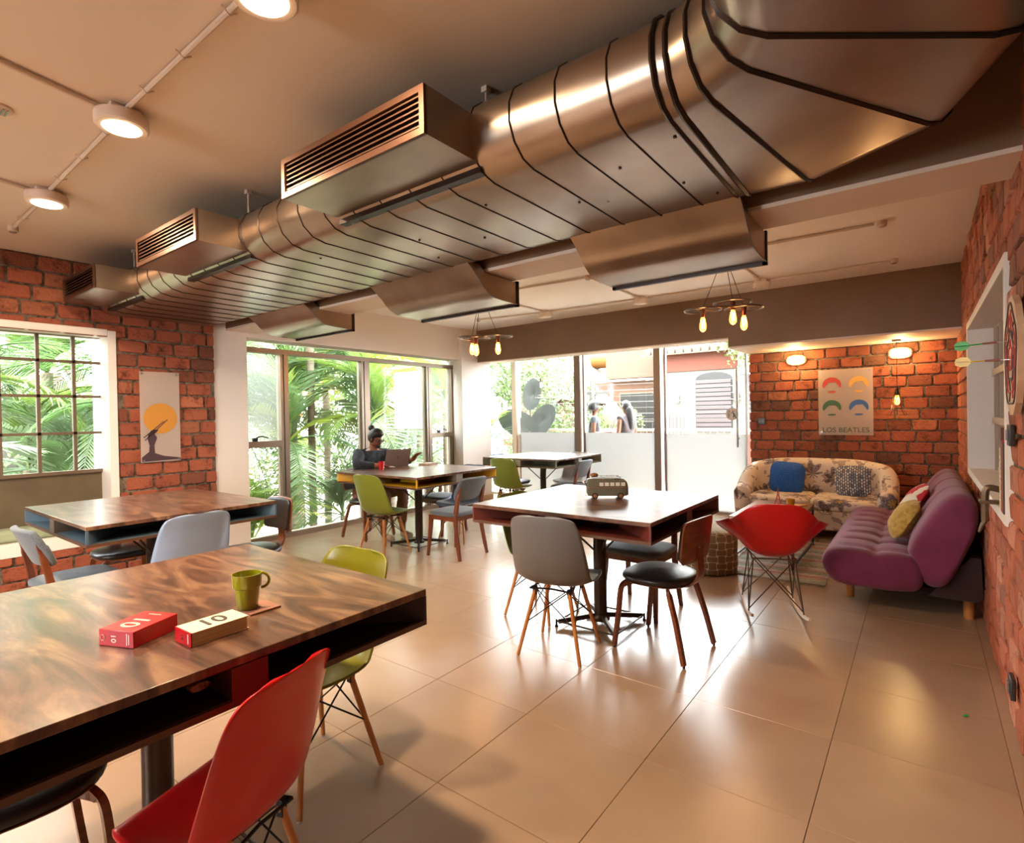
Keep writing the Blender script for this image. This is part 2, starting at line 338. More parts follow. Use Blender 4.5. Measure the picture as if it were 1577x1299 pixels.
# floor: slab, tiles as parts
fl = struct(MB().box(-6.36, .34, -3.1, 7.9, -.12, -.006).build('floor', M['grout']))
TS = .5885
tm = MB(); a, b = TS/2-.0008, TS/2-.0022
tm.add([(x*a, y*a, -.006) for x, y in ((-1, -1), (1, -1), (1, 1), (-1, 1))]+[(x*a, y*a, -.0015) for x, y in ((-1, -1), (1, -1), (1, 1), (-1, 1))]+[(x*b, y*b, 0) for x, y in ((-1, -1), (1, -1), (1, 1), (-1, 1))],
       [(0, 1, 5, 4), (1, 2, 6, 5), (2, 3, 7, 6), (3, 0, 4, 7), (4, 5, 9, 8), (5, 6, 10, 9), (6, 7, 11, 10), (7, 4, 8, 11), (8, 9, 10, 11)])
tme = tm.mesh('tile'); tme.materials.append(M['floor'])
for i in range(-1, 11):
    for j in range(-8, 11):
        x1 = .268-TS*i; y0 = 1.469+TS*j
        lo, hi = max(x1-TS, -6.36), min(x1, .33)
        if hi-lo < .02 or y0 > 7.9: continue
        yh = min(y0+TS, 7.9)
        o = bpy.data.objects.new('tile', tme); COL.objects.link(o); o.parent = fl
        o.location = ((lo+hi)/2, (y0+yh)/2, random.uniform(-.0004, .0004)); o.scale = ((hi-lo)/TS, (yh-y0)/TS, 1)
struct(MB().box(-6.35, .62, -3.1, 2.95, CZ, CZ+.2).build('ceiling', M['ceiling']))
struct(MB().box(-6.35, .62, 2.95, 7.95, CZ, CZ+.2).build('ceiling', mat('ceiling_far_lightened', 'F4EDE4', .6, bump=(2.5, .12))))  # far ceiling coloured lighter in place of daylight bounced onto it
def beam(mb, mb2, n):
    o = struct(mb.build('beam', M['beam'])); mb2.build('soffit', M['ceiling'], o); return o
beam(MB().box(-5.9, .325, 2.80, 3.12, 2.385, CZ), MB().box(-5.9, .325, 2.801, 3.12, 2.365, 2.385), 1)
beam(MB().box(-5.86, -1.87, 6.85, 7.12, 2.305, CZ), MB().box(-5.86, -1.87, 6.851, 7.12, 2.29, 2.305), 2)
beam(MB().box(-1.87, .325, 6.85, 7.75, 2.195, CZ), MB().box(-1.869, .325, 6.851, 7.75, 2.178, 2.195), 3)
struct(MB().box(-5.86, -5.84, 6.44, 7.18, 0, .09).box(-6.2, -5.84, 6.43, 6.45, 0, .09).build('baseboard_left', mat('skirting', 'C9A27E', .5)))
# ------------------------------------------------------------------ glazing
w1 = struct(MB().box(-6.17, -6.05, 3.0, 6.46, 0, .055).box(-6.17, -6.05, 3.0, 6.46, 2.185, 2.24).build('window_1', M['alu']))
for y0, y1 in ((3.0, 3.04), (3.50, 3.53), (3.545, 3.60), (4.665, 4.70), (4.715, 4.80), (5.875, 5.905), (5.92, 5.98), (6.425, 6.46)):
    MB().box(-6.16, -6.06, y0, y1, .055, 2.185).build('mullion', M['alu'], w1)
for y0, y1 in ((3.04, 3.50), (5.98, 6.425)):
    MB().box(-6.15, -6.06, y0, y1, 1.09, 1.165).build('transom', M['alu'], w1)
    yc = y0+.2
    MB().tube(bez([(-6.055, yc-.07, 1.18), (-6.03, yc-.05, 1.21), (-6.02, yc, 1.22), (-6.02, yc+.07, 1.20)], 6), .008).cbox((-6.05, yc-.07, 1.185), (.03, .05, .04)).build('latch_handle', M['black_wire'], w1, True)
for y0, y1, z0, z1, k in ((3.04, 3.50, .055, 1.09, 0), (3.04, 3.50, 1.165, 2.185, 1), (3.60, 4.665, .055, 2.185, 0), (4.80, 5.875, .055, 2.185, 0), (5.98, 6.425, .055, 1.09, 0), (5.98, 6.425, 1.165, 2.185, 1), (3.0, 6.46, 2.24, 2.32, 0)):
    MB().box(-6.115, -6.11, y0, y1, z0, z1).build('pane', M['dusty'] if k else M['glass'], w1)
w2 = struct(MB().box(-6.4, -1.86, 7.70, 7.80, 0, .03).box(-6.4, -1.86, 7.70, 7.80, 2.62, 2.7).box(-6.4, -1.87, 7.70, 7.8, 2.7, CZ).build('window_2', M['alu']))
for x0, x1 in ((-5.80, -5.71), (-4.53, -4.42), (-3.17, -3.07)):
    MB().box(x0, x1, 7.69, 7.81, .03, 2.62).build('mullion', M['alu'], w2)
MB().box(-5.68, -5.65, 7.72, 7.78, .03, 1.08).build('mullion', M['alu'], w2)
MB().box(-4.38, -4.35, 7.71, 7.79, .03, 2.62).build('mullion', M['alu'], w2)
for x0, x1 in ((-6.4, -5.80), (-5.65, -4.53), (-4.35, -3.17)):
    MB().box(x0, x1, 7.745, 7.752, .03, 2.62).build('pane', M['glass'], w2)
for x0, x1 in ((-5.65, -4.53), (-4.35, -3.17)):
    MB().box(x0, x1, 7.735, 7.739, .03, 1.115).build('frosted_film', M['frost'], w2)
d1 = struct(MB().box(-3.03, -3.0, 7.73, 7.77, .03, 2.62).box(-1.9, -1.88, 7.73, 7.77, .03, 2.62).build('door_1', M['steel']))
MB().box(-3.0, -1.9, 7.745, 7.752, .03, 2.62).build('pane', M['glass'], d1)
MB().box(-3.0, -1.9, 7.735, 7.739, .01, 1.10).build('frosted_film', M['frost'], d1)
MB().cyl((-1.99, 7.67, .93), (-1.99, 7.67, 2.02), .013).cyl((-1.99, 7.67, 1.05), (-1.99, 7.745, 1.05), .01).cyl((-1.99, 7.67, 1.9), (-1.99, 7.745, 1.9), .01).build('pull_handle', M['steel'], d1, True)
st = MB().cyl((-2.07, 7.728, 1.38), (-2.07, 7.733, 1.38), .085, n=28).build('round_sticker', mat('sticker_white', 'D8D2C6', .6), d1, True)
text_mb('PUSH', .042, lambda x, y, w: (-2.07-.045+y, 7.7265-w, 1.38-x)).build('lettering', mat('sticker_ink', '3A4034', .6), st)
g = MB()
for dx, dz, w, h in ((.01, .035, .014, .014), (.0, .015, .03, .010), (.02, .0, .014, .03), (.033, -.02, .013, .03), (.047, -.045, .013, .026), (.018, -.035, .012, .03)):
    g.box(-2.07+dx-w/2, -2.07+dx+w/2, 7.724, 7.7275, 1.38+dz-h/2, 1.38+dz+h/2)
g.build('printed_figure', mat('sticker_ink', '3A4034', .6), st)
# window in the left brick wall
w3 = struct(MB().box(-6.13, -6.07, -.05, 1.74, 2.185, 2.20).box(-6.13, -6.07, -.05, 1.74, .955, .985).build('window_3', mat('window_bars', '6A5A48', .5)))
for y in (.30, .54, .79, 1.04, 1.29, 1.54): MB().box(-6.12, -6.08, y-.012, y+.012, .98, 2.19).build('glazing_bar', w3.data.materials[0], w3)
for z in (1.32, 1.65, 1.96): MB().box(-6.12, -6.08, -.05, 1.74, z-.012, z+.012).build('glazing_bar', w3.data.materials[0], w3)
ys = [-.05, .30, .54, .79, 1.04, 1.29, 1.54, 1.74]; zs = [.985, 1.32, 1.65, 1.96, 2.19]
for a in range(7):
    for b in range(4):
        MB().box(-6.102, -6.098, ys[a]+.012, ys[a+1]-.012, zs[b]+.012, zs[b+1]-.012).build('pane', M['glass'], w3)
MB().box(-6.3, -5.862, 1.735, 1.80, .33, 2.24).box(-6.3, -5.862, -.1, 1.735, 2.19, 2.25).box(-6.3, -5.862, -.1, 1.735, .33, .44).build('window_surround', M['white'], w3, bevel=.004)
MB().box(-6.14, -6.10, -.1, 1.735, .44, .955).build('lower_panel', mat('olive_brown_panel', '6B5E45', .6, noise=(3, '5A4D38', .3, .7)), w3)
o = MB().box(-6.10, -5.92, -.3, 1.72, .442, .545).build('seat_cushion', mat('sage_cushion', 'A3AE8E', .9, noise=(5, '8C9878', .3, .7), bump=(12, .4)), None, bevel=.03)
tag(o, 'long sage green cushion on the sill seat under the left window', 'cushion')
# window in the right brick wall
w4 = struct(MB().box(.47, .50, 3.30, 5.93, .85, .93).box(.47, .50, 3.30, 5.93, 2.03, 2.10).build('window_4', mat('window4_frame', 'B9A58F', .5)))
MB().box(.298, .50, 5.86, 5.925, .86, 2.10).box(.298, .50, 3.30, 3.345, .86, 2.10).box(.298, .50, 3.345, 5.86, 2.045, 2.10).box(.298, .50, 3.345, 5.86, .855, .905).build('window_surround', M['white'], w4, bevel=.003)
for y in (3.9, 4.4, 4.9, 5.35, 5.75): MB().box(.455, .48, y-.015, y+.015, .905, 2.045).build('glazing_bar', w4.data.materials[0], w4)
for z in (1.3, 1.68): MB().box(.45, .48, 3.35, 5.86, z-.025, z+.025).build('glazing_bar', w4.data.materials[0], w4)
MB().box(.485, .489, 3.35, 5.86, .91, 2.045).build('pane', mat('unlit_room_pane', '4A3C30', .3, spec=.4), w4)  # opaque dark colour stands in for the unlit room behind

# ------------------------------------------------------------------ air duct
duct = thing('air_duct', 'big dark brown flat-oval ventilation duct running under the ceiling', 'duct')
def sect(pi_, po, n=7, z0=2.38, z1=2.70):            # ring of points from inner extreme to outer extreme
    pi_, po = Vector((*pi_, 0)), Vector((*po, 0)); d = (po-pi_).normalized(); L = (po-pi_).length; r = (z1-z0)/2; zc = (z0+z1)/2; out = []
    for k in range(n+1):
        a = pi/2+pi*k/n; out.append(pi_+d*(r+r*cos(a))+Vector((0, 0, zc+r*sin(a))))
    for k in range(n+1):
        a = -pi/2+pi*k/n; out.append(pi_+d*(L-r+r*cos(a))+Vector((0, 0, zc+r*sin(a))))
    return out
def tubeloft(secs, mb=None, caps=False):
    mb = mb or MB(); n = len(secs[0]); V = [p for s_ in secs for p in s_]
    Q = [(i*n+k, i*n+(k+1) % n, (i+1)*n+(k+1) % n, (i+1)*n+k) for i in range(len(secs)-1) for k in range(n)]
    if caps: Q += [tuple(range(n)), tuple(range((len(secs)-1)*n, len(secs)*n))]
    return mb.add(V, Q)
secL = .2015
me0 = None
for i in range(26):
    x1 = -.62-secL*i; x0 = max(x1-secL, -5.86)
    o = tubeloft([sect((x1, 1.635), (x1, 2.75)), sect((x0, 1.635), (x0, 2.75))]).build('duct_section', M['duct'], duct, True)
    s_ = sect((x1, 1.635), (x1, 2.75)); MB().tube([p for p in s_], .0045 if i else .011, 5, closed=True).build('duct_seam', M['duct_dark'], duct, True)
elb = [((-.62, 1.635), (-.62, 2.75)), ((-.545, 1.60), (-.36, 2.76)), ((-.47, 1.53), (.10, 2.50)), ((-.44, 1.45), (.285, 2.02)), ((-.43, 1.32), (.30, 1.45)), ((-.43, .3), (.30, .3)), ((-.43, -1.5), (.30, -1.5))]
def smooth_ring(p):  # subdivide the flat bottom so the gores shade well
    return sect(*p)
for i in range(len(elb)-1):
    tubeloft([smooth_ring(elb[i]), smooth_ring(elb[i+1])]).build('duct_elbow_gore', M['duct'], duct, True)
    MB().tube(sect(elb[i+1][0], elb[i+1][1]), .010, 5, closed=True).build('duct_seam', M['duct_dark'], duct, True)
MB().tube(sect((-.665, 1.63), (-.665, 2.755)), .009, 5, closed=True).build('duct_seam', M['duct_dark'], duct, True)
# left side vent boxes with louvres
for (xa, xb) in ((-2.36, -1.42), (-4.12, -3.25), (-5.72, -4.96)):
    y0, y1, z0, z1 = 1.40, 1.72, 2.425, 2.605
    vb = MB(); vb.add([(xa, y0, z0), (xb, y0, z0), (xb, y1, z0), (xa, y1, z0), (xa, y0, z1), (xb, y0, z1), (xb, y1, z1), (xa, y1, z1)], [(0, 1, 2, 3), (4, 7, 6, 5), (1, 5, 6, 2), (0, 3, 7, 4)])
    v = vb.build('vent_box', M['duct'], duct)
    f = MB(); t = .025
    f.box(xa, xb, y0-.012, y0+.004, z0, z0+t).box(xa, xb, y0-.012, y0+.004, z1-t, z1).box(xa, xa+t, y0-.012, y0+.004, z0+t, z1-t).box(xb-t, xb, y0-.012, y0+.004, z0+t, z1-t)
    f.build('grille_frame', M['duct_rim'], v)
    MB().box(xa+t, xb-t, y0+.05, y0+.055, z0+t, z1-t).build('grille_back', M['duct_dark'], v)
    for k in range(6):
        z = z0+t+.012+k*(z1-z0-2*t)/6
        s_ = MB(); s_.add([(xa+t, y0-.004, z-.002), (xb-t, y0-.004, z-.002), (xb-t, y0+.028, z+.012), (xa+t, y0+.028, z+.012), (xa+t, y0-.004, z+.004), (xb-t, y0-.004, z+.004), (xb-t, y0+.028, z+.018), (xa+t, y0+.028, z+.018)],
              [(0, 1, 2, 3), (4, 7, 6, 5), (0, 4, 5, 1), (2, 6, 7, 3)]); s_.build('louvre_slat', M['duct_rim'], v)
    MB().box(xa, xb+.0, 1.70, 1.745, 2.392, 2.43).build('joining_strip', M['duct_dark'], v)
# right side boots that dip below the beam
for (xa, xb, za) in ((-1.55, -.66, 0), (-3.28, -2.31, 0), (-5.13, -4.2, .03)):
    prof = bez([(2.60, 2.40), (2.72, 2.31), (2.78, 2.255), (2.86, 2.215), (2.95, 2.205), (3.15, 2.20)], 5)
    top = [(2.74, 2.40), (2.79, 2.36), (3.14, 2.355)]
    mb = MB()
    def P3(x, p): return (x, p[0], p[1]+za)
    n = len(prof)
    V = [P3(xa, p) for p in prof]+[P3(xb, p) for p in prof]; mb.add(V, [(i, i+1, n+i+1, n+i) for i in range(n-1)])
    T = [(x, p[0], p[1]+za) for x in (xa, xb) for p in top]; mb.add(T, [(0, 1, 4, 3), (1, 2, 5, 4)])
    for x in (xa, xb):
        pl = [P3(x, p) for p in prof]+[(x, p[0], p[1]+za) for p in reversed(top)]; mb.add(pl, [tuple(range(len(pl)))])
    bt = mb.build('supply_boot', M['duct'], duct, True)
    f = MB(); z0, z1 = 2.185+za, 2.365+za
    f.box(xa-.006, xb+.006, 3.14, 3.165, z0, z0+.022).box(xa-.006, xb+.006, 3.14, 3.165, z1-.022, z1).box(xa-.006, xa+.016, 3.14, 3.165, z0, z1).box(xb-.016, xb+.006, 3.14, 3.165, z0, z1)
    f.build('outlet_frame', M['duct_dark'], bt)
    MB().tube([P3(xb+.002, p) for p in prof], .005, 5).build('boot_seam', M['steel'], bt, True)
for x, y in ((-1.49, 1.83), (-3.30, 1.72), (-5.15, 1.72)):
    MB().cyl((x, y, 2.68), (x, y, CZ), .006, n=6).cbox((x, y, CZ-.012), (.03, .03, .024)).build('hanger_rod', M['conduit'], duct)
for k, (x, y) in enumerate(((-.95, 2.0), (-.8, 2.3), (-.72, 2.5), (-1.25, 2.2), (-1.02, 2.6), (-1.6, 1.95), (-1.9, 2.3), (-2.2, 2.1), (-.69, 1.9), (-2.35, 2.4), (-2.9, 1.95))):
    MB().cyl((x, y, 2.374), (x, y, 2.3805), .006, n=8).build('rivet', M['duct_dark'], duct)

# ------------------------------------------------------------------ ceiling lamps and conduits
M['lampwhite'] = mat('lamp_housing', 'E2D2C2', .4); M['lit'] = mat('lit_diffuser', 'FFE6BC', .4, emit='FFE0B4', es=9); M['unlit'] = mat('opal_diffuser', 'F3E6D6', .35)
def ceil_lamp(x, y, label, lit, r=.105, g='round surface lamps'):
    t = thing('ceiling_lamp', label, 'lamp', (x, y, CZ), 0, g)
    MB().cbox((0, 0, -.014), (.12, .12, .028)).build('mounting_box', M['lampwhite'], t, bevel=.003)
    MB().lathe([(r*.98, -.028), (r, -.034), (r, -.075), (r*.93, -.082), (r*.72, -.082)], 32, cap=True).build('housing', M['lampwhite'], t, True)
    MB().lathe([(r*.72, -.0825), (r*.68, -.086), (.001, -.088)], 28, cap=False).build('diffuser', M['lit'] if lit else M['unlit'], t, True)
    if lit: area('ceiling_lamp_light', (x, y, CZ-.1), .15, 24, (1, .74, .48), (0, 0, -1), 'DISK')
ceil_lamp(-2.89, .93, 'lit round ceiling lamp in the middle of the left row', True)
ceil_lamp(-4.23, .96, 'lit round ceiling lamp nearest the left brick wall', True)
ceil_lamp(-1.66, .93, 'lit round ceiling lamp cut off by the top of the photo', True)
ceil_lamp(-4.07, 6.2, 'unlit white round lamp on the ceiling nearest the left column', False, .085)
ceil_lamp(-2.72, 6.25, 'unlit white round lamp on the ceiling between two others', False, .085)
ceil_lamp(-1.37, 6.32, 'unlit white round lamp on the ceiling above the right cluster of wheel pendants', False, .085)
def conduit(p0, p1, label, n=3, r=.011, z=CZ-.014):
    t = thing('conduit_pipe', label, 'conduit', (0, 0, 0), 0)
    p0, p1 = Vector((*p0, z)), Vector((*p1, z)); MB().cyl(p0, p1, r, n=8).build('pipe', M['conduit'], t, True)
    d = (p1-p0).normalized(); s = Vector((-d.y, d.x, 0))
    for k in range(n):
        p = p0+(p1-p0)*((k+.6)/n); MB().tube([p-s*.028+Vector((0, 0, .006)), p-s*.016, p+Vector((0, 0, -.014)), p+s*.016, p+s*.028+Vector((0, 0, .006))], .004, 5).build('clip', M['conduit'], t, True)
conduit((-5.12, .98), (-4.30, .97), 'pale conduit from the junction box by the left brick wall to the first lamp', 2)
conduit((-4.16, .96), (-2.97, .94), 'pale conduit between the two lit lamps on the left', 3)
conduit((-2.82, .93), (-1.74, .93), 'pale conduit running from the middle lit lamp towards the top of the photo', 3)
conduit((-2.90, .85), (-2.2, -2.5), 'pale conduit leaving the middle lit lamp to the left edge of the photo', 4)
conduit((-4.24, .88), (-3.6, -2.5), 'pale conduit leaving the far left lit lamp to the left edge', 4)
conduit((-5.08, 6.02), (-4.15, 6.19), 'far ceiling conduit between the corner box and the first unlit lamp', 2)
conduit((-3.98, 6.2), (-2.81, 6.25), 'far ceiling conduit between the first and second unlit lamps', 3)
conduit((-2.63, 6.26), (-1.46, 6.31), 'far ceiling conduit between the second and third unlit lamps', 3)
conduit((-1.28, 6.32), (-.24, 6.30), 'far ceiling conduit from the third unlit lamp to the box over the sofa', 2)
conduit((-3.95, 4.82), (-2.74, 4.92), 'nearer ceiling conduit left of the junction box', 2)
conduit((-2.66, 4.92), (-.28, 4.97), 'nearer ceiling conduit ending in a small box on the right', 5)
conduit((-2.71, 4.95), (-2.72, 6.17), 'short cross conduit joining the two long conduits at the second lamp', 3)
conduit((-4.07, 4.9), (-4.07, 6.12), 'short cross conduit joining the first unlit lamp', 3)
conduit((-1.37, 4.98), (-1.37, 6.24), 'short cross conduit behind the nearest duct outlet', 3)
for x, y, l in ((-5.17, .98, 'dark round junction box at the end of the left conduit'), (-5.1, 6.0, 'small junction box above the left wheel pendants'), (-2.71, 4.92, 'junction box where the two ceiling conduits cross'), (-.23, 4.97, 'nearer of two small boxes on the ceiling at right'), (-.2, 6.29, 'farther of two small boxes on the ceiling at right')):
    t = thing('junction_box', l, 'junction box', (x, y, CZ)); MB().lathe([(.032, 0), (.032, -.035), (.026, -.04), (.001, -.04)], 16).build('box_body', M['conduit'], t, True)
    MB().lathe([(.022, -.0405), (.02, -.045), (.001, -.046)], 12).build('cover', M['steel'], t, True)
t = thing('smoke_detector', 'small round grille set in the ceiling at the left edge', 'detector', (-3.28, .58, CZ)); MB().lathe([(.055, 0), (.055, -.008), (.045, -.014), (.001, -.014)], 24).build('grille_ring', M['conduit'], t, True)
for k in range(5): MB().box(-.035, .035, -.03+k*.015-.003, -.03+k*.015+.003, -.018, -.0145).build('grille_bar', M['steel'], t)

# ------------------------------------------------------------------ wheel pendants
M['bulb'] = mat('amber_bulb_glass', 'FFC07A', .05, trans=.9, emit='FF9A3C', es=1.3); M['filament'] = mat('filament', 'FFE0A0', .5, emit='FFC860', es=45)
M['wheel'] = mat('wheel_steel', '6A5D55', .3, .9); M['socket'] = mat('copper_socket', '6B3015', .35, .6)
def wheel_pendant(x, y, z, ax, ay, label, group):
    t = thing('wheel_pendant', label, 'pendant lamp', (x, y, z), 0, group); r = .16
    MB().tube([(r*cos(a*pi/18), r*sin(a*pi/18), 0) for a in range(36)], .007, 8, closed=True).build('wheel_rim', M['wheel'], t, True)
    MB().tube([(r*.9*cos(a*pi/18), r*.9*sin(a*pi/18), -.004) for a in range(36)], .003, 6, closed=True).build('inner_ring', M['wheel'], t, True)
    for k in range(12):
        a = k*pi/6; MB().cyl((.02*cos(a+.4), .02*sin(a+.4), .006), (r*cos(a), r*sin(a), 0), .0022, n=5).build('spoke', M['wheel'], t)
    MB().lathe([(.022, .015), (.024, 0), (.02, -.02), (.019, -.06), (.016, -.065)], 16).build('socket', M['socket'], t, True)
    MB().lathe([(.014, -.062), (.017, -.075), (.026, -.11), (.031, -.14), (.030, -.165), (.022, -.185), (.008, -.196), (.001, -.198)], 20, cap=False).build('bulb', M['bulb'], t, True)
    pts = [(.011*cos(k*pi/3), .011*sin(k*pi/3), -.085 if k % 2 else -.165) for k in range(7)]
    MB().tube(pts, .0018, 5).build('filament', M['filament'], t)
    MB().cyl((0, 0, .015), (ax-x, ay-y, CZ-z), .003, n=6).build('cord', M['rubber'], t)
    point('pendant_bulb_light', (x, y, z-.23), 1.6, (1, .55, .22), .03)
for p, l in (((-1.59, 5.02, 2.335), 'wheel pendant on the left of the right-hand cluster of three'), ((-1.335, 5.05, 2.375), 'highest wheel pendant of the right-hand cluster'), ((-1.275, 5.18, 2.335), 'wheel pendant tucked behind the highest one in the right-hand cluster')):
    wheel_pendant(*p, -1.40, 5.05, l, 'wheel pendants right cluster')
for p, l in (((-4.14, 4.75, 2.315), 'leftmost wheel pendant of the far cluster by the column'), ((-4.0, 4.66, 2.285), 'lowest wheel pendant of the far cluster behind the leftmost'), ((-3.76, 4.75, 2.29), 'wheel pendant on the right of the far cluster against the brown beam')):
    wheel_pendant(*p, -4.0, 4.75, l, 'wheel pendants left cluster')
for x, y, l in ((-1.40, 5.05, 'ceiling rose of the right wheel pendants'), (-4.0, 4.75, 'ceiling rose of the left wheel pendants')):
    tag(MB().lathe([(.05, CZ), (.05, CZ-.02), (.02, CZ-.035), (.001, CZ-.036)], 20, (x, y, 0)).build('ceiling_rose', M['wheel'], None, True), l, 'ceiling rose')
# ------------------------------------------------------------------ tables
def table(cx, cy, label, inner, edge, facet, hx=.6, hy=.585, rz=0, proto=None):
    t = thing('work_table', label, 'table', (cx, cy, 0), rz, 'square cubby tables')
    H = .835; th = .118
    MB().box(-hx, hx, -hy, hy, H-.022, H).build('table_top', M['lam'], t, bevel=.002)
    MB().box(-hx+.004, hx-.004, -hy+.004, hy-.004, H-.0235, H-.0221).box(-hx, hx, -hy, hy, H-th, H-th+.016).build('bottom_board', edge, t)
    MB().box(-hx+.01, hx-.01, -hy+.01, hy-.01, H-th+.0162, H-th+.0175).build('cubby_lining', inner, t)
    a = .30
    MB().box(-a, a, -a, -a+.015, H-th+.016, H-.024).box(-a, a, a-.015, a, H-th+.016, H-.024).box(-a, -a+.015, -a+.015, a-.015, H-th+.016, H-.024).box(a-.015, a, -a+.015, a-.015, H-th+.016, H-.024).build('core_box', inner, t)
    for sx, sy in ((0, 1), (0, -1), (1, 0), (-1, 0)):
        w = .045
        if sx: MB().box(min(sx*a, sx*hx), max(sx*a, sx*hx), -w, w, H-th+.016, H-.024).build('cubby_divider', facet, t)
        else: MB().box(-w, w, min(sy*a, sy*hy), max(sy*a, sy*hy), H-th+.016, H-.024).build('cubby_divider', facet, t)
    for sx in (1, -1):
        for sy in (1, -1):
            m = MB(); d = .012
            m.prism([(sx*a, sy*a-sy*d), (sx*hx, sy*hy-sy*d), (sx*hx, sy*hy), (sx*hx-sx*d, sy*hy), (sx*a-sx*d, sy*a)], H-.024-(H-th+.016), lambda u, v, w: (u, v, H-th+.016+w)); m.build('corner_panel', inner, t)
            MB().tube([(sx*.03, sy*.03, .06), (sx*.205, sy*.205, .035)], .022, 4, b=.014, ref=(0, 0, 1)).build('base_arm', M['dark_steel'], t)
            MB().lathe([(.012, 0), (.012, .008), (.007, .012), (.007, .05)], 10, (sx*.215, sy*.215, 0)).build('levelling_foot', M['black_wire'], t, True)
            MB().cyl((sx*.03, sy*.03, .50), (sx*.19, sy*.19, H-th), .007, n=8).build('diagonal_brace', M['dark_steel'], t, True)
    q = .21
    for p0, p1 in (((-q, -q), (q, -q)), ((q, -q), (q, q)), ((q, q), (-q, q)), ((-q, q), (-q, -q))):
        MB().cyl((*p0, .035), (*p1, .035), .006, n=8).build('base_rod', M['dark_steel'], t, True)
    MB().lathe([(.06, .03), (.06, .045), (.045, .06), (.043, .075), (.043, H-th)], 24).build('column', M['dark_steel'], t, True)
    return t
E_ = M['lam_edge']
table(-1.90, .665, 'large walnut-topped table in the left foreground with two red books', mat('cubby_dark', '2B1710', .6), E_, mat('divider_brown', '5A2A1C', .5), hx=.585, hy=.59)
table(-4.30, 1.51, 'walnut-topped table with blue-grey cubbies by the left window', mat('cubby_blue', '4A6272', .55), E_, mat('divider_slate', '6A5D50', .5), hx=.645, hy=.55)
table(-1.735, 3.25, 'dark red-brown edged table in the centre with the toy van on it', mat('cubby_red', '5A2014', .5), E_, mat('divider_taupe', '6B5648', .5), hx=.61, hy=.585)
table(-4.44, 4.15, 'table with mustard yellow cubbies where the man works', mat('cubby_yellow', 'C79A14', .5), E_, mat('divider_grey', '8C8276', .5), hx=.62, hy=.6)
table(-4.34, 6.47, 'pale-topped table with grey-green cubbies near the frosted glass', mat('cubby_green', '6E6F55', .5), E_, mat('divider_grey2', '9A9284', .5), hx=.61, hy=.61)

# ------------------------------------------------------------------ chairs
CH = {}
def interp(tab, t):
    n = len(tab)-1; x = t*n; i = min(int(x), n-1); f = x-i; a, b = tab[i], tab[i+1]
    p = tab[max(i-1, 0)]; q = tab[min(i+2, n)]
    return [.5*(2*a[k]+(b[k]-p[k])*f+(2*p[k]-5*a[k]+4*b[k]-q[k])*f*f+(3*a[k]-p[k]-3*b[k]+q[k])*f**3) for k in range(len(a))]
#   y, z, half width, side rise z, side forward y
DSW = [(.225, .405, .115, .0, .0), (.222, .425, .165, .0, .0), (.20, .44, .20, .004, .0), (.14, .432, .224, .014, .0), (.06, .418, .232, .026, .0), (-.03, .41, .236, .038, .008), (-.11, .418, .236, .044, .026), (-.165, .458, .232, .035, .055), (-.195, .53, .230, .012, .066), (-.215, .61, .226, .0, .060), (-.232, .69, .217, .0, .05), (-.248, .76, .207, .0, .038), (-.26, .803, .193, .0, .028), (-.264, .825, .172, -.001, .018), (-.266, .835, .135, .0, .012), (-.266, .838, .08, .0, .01)]
def shell_fn(T):
    def f(u, v):
        y, z, w, rz_, fy = interp(T, v); s = (u-.5)*2; x = w*math.copysign(abs(s)**.92, s); e = abs(s)**2.6
        return (x, y+fy*e, z+rz_*e)
    return f
def make_dsw(m):
    t = thing('shell_chair', '', 'chair')
    o = MB().grid(shell_fn(DSW), 22, 44).build('shell', m, t, 'all'); md = o.modifiers.new('thick', 'SOLIDIFY'); md.thickness = .008; md.offset = 0
    for sx in (1, -1):
        for sy in (1, -1):
            MB().cyl((sx*.105, sy*.105-.0, .385), (sx*.19, sy*.185, .004), .013, .010, 12).build('leg', M['beech'], t, True)
            MB().cyl((sx*.19, sy*.185, 0), (sx*.19, sy*.185, .006), .009, n=8).build('foot_cap', M['whitep'], t)
    w = MB()
    for sx in (1, -1):
        w.cyl((sx*.15, .145, .19), (-sx*.105, .10, .385), .0035, n=6).cyl((sx*.15, -.145, .19), (-sx*.105, -.10, .385), .0035, n=6)
        w.cyl((sx*.15, .145, .19), (sx*.105, -.10, .385), .0035, n=6).cyl((sx*.15, -.145, .19), (sx*.105, .10, .385), .0035, n=6)
        w.tube([(sx*.13, .13, .39), (sx*.105, 0, .395), (sx*.13, -.13, .39)], .006, 6)
        w.tube([(.13, sx*.13, .39), (0, sx*.12, .395), (-.13, sx*.13, .39)], .006, 6)
        for sy in (1, -1): w.cbox((sx*.108, sy*.108, .375), (.022, .022, .05))
    w.build('wire_frame', M['black_wire'], t, True)
    return t
def superell(w, d, z0, z1, n=28, e=3.2, dome=.012, taper=0):
    mb = MB(); rings = []
    for z, s in ((z0, .93), (z0+.008, 1), ((z0+z1)/2, 1.01), (z1-.010, .985), (z1-.003, .94), (z1, .82), (z1+dome*.6, .5), (z1+dome, .02)):
        r = []
        for k in range(n):
            a = 2*pi*k/n; c, q = cos(a), sin(a); x = math.copysign(abs(c)**(2/e), c)*w/2*s; y = math.copysign(abs(q)**(2/e), q)*d/2*s
            r.append((x*(1+taper*y/d), y, z))
        rings.append(r)
    V = [p for r in rings for p in r]; Q = [(i*n+k, i*n+(k+1) % n, (i+1)*n+(k+1) % n, (i+1)*n+k) for i in range(len(rings)-1) for k in range(n)]; Q.append(tuple(range(n))); mb.add(V, Q); return mb
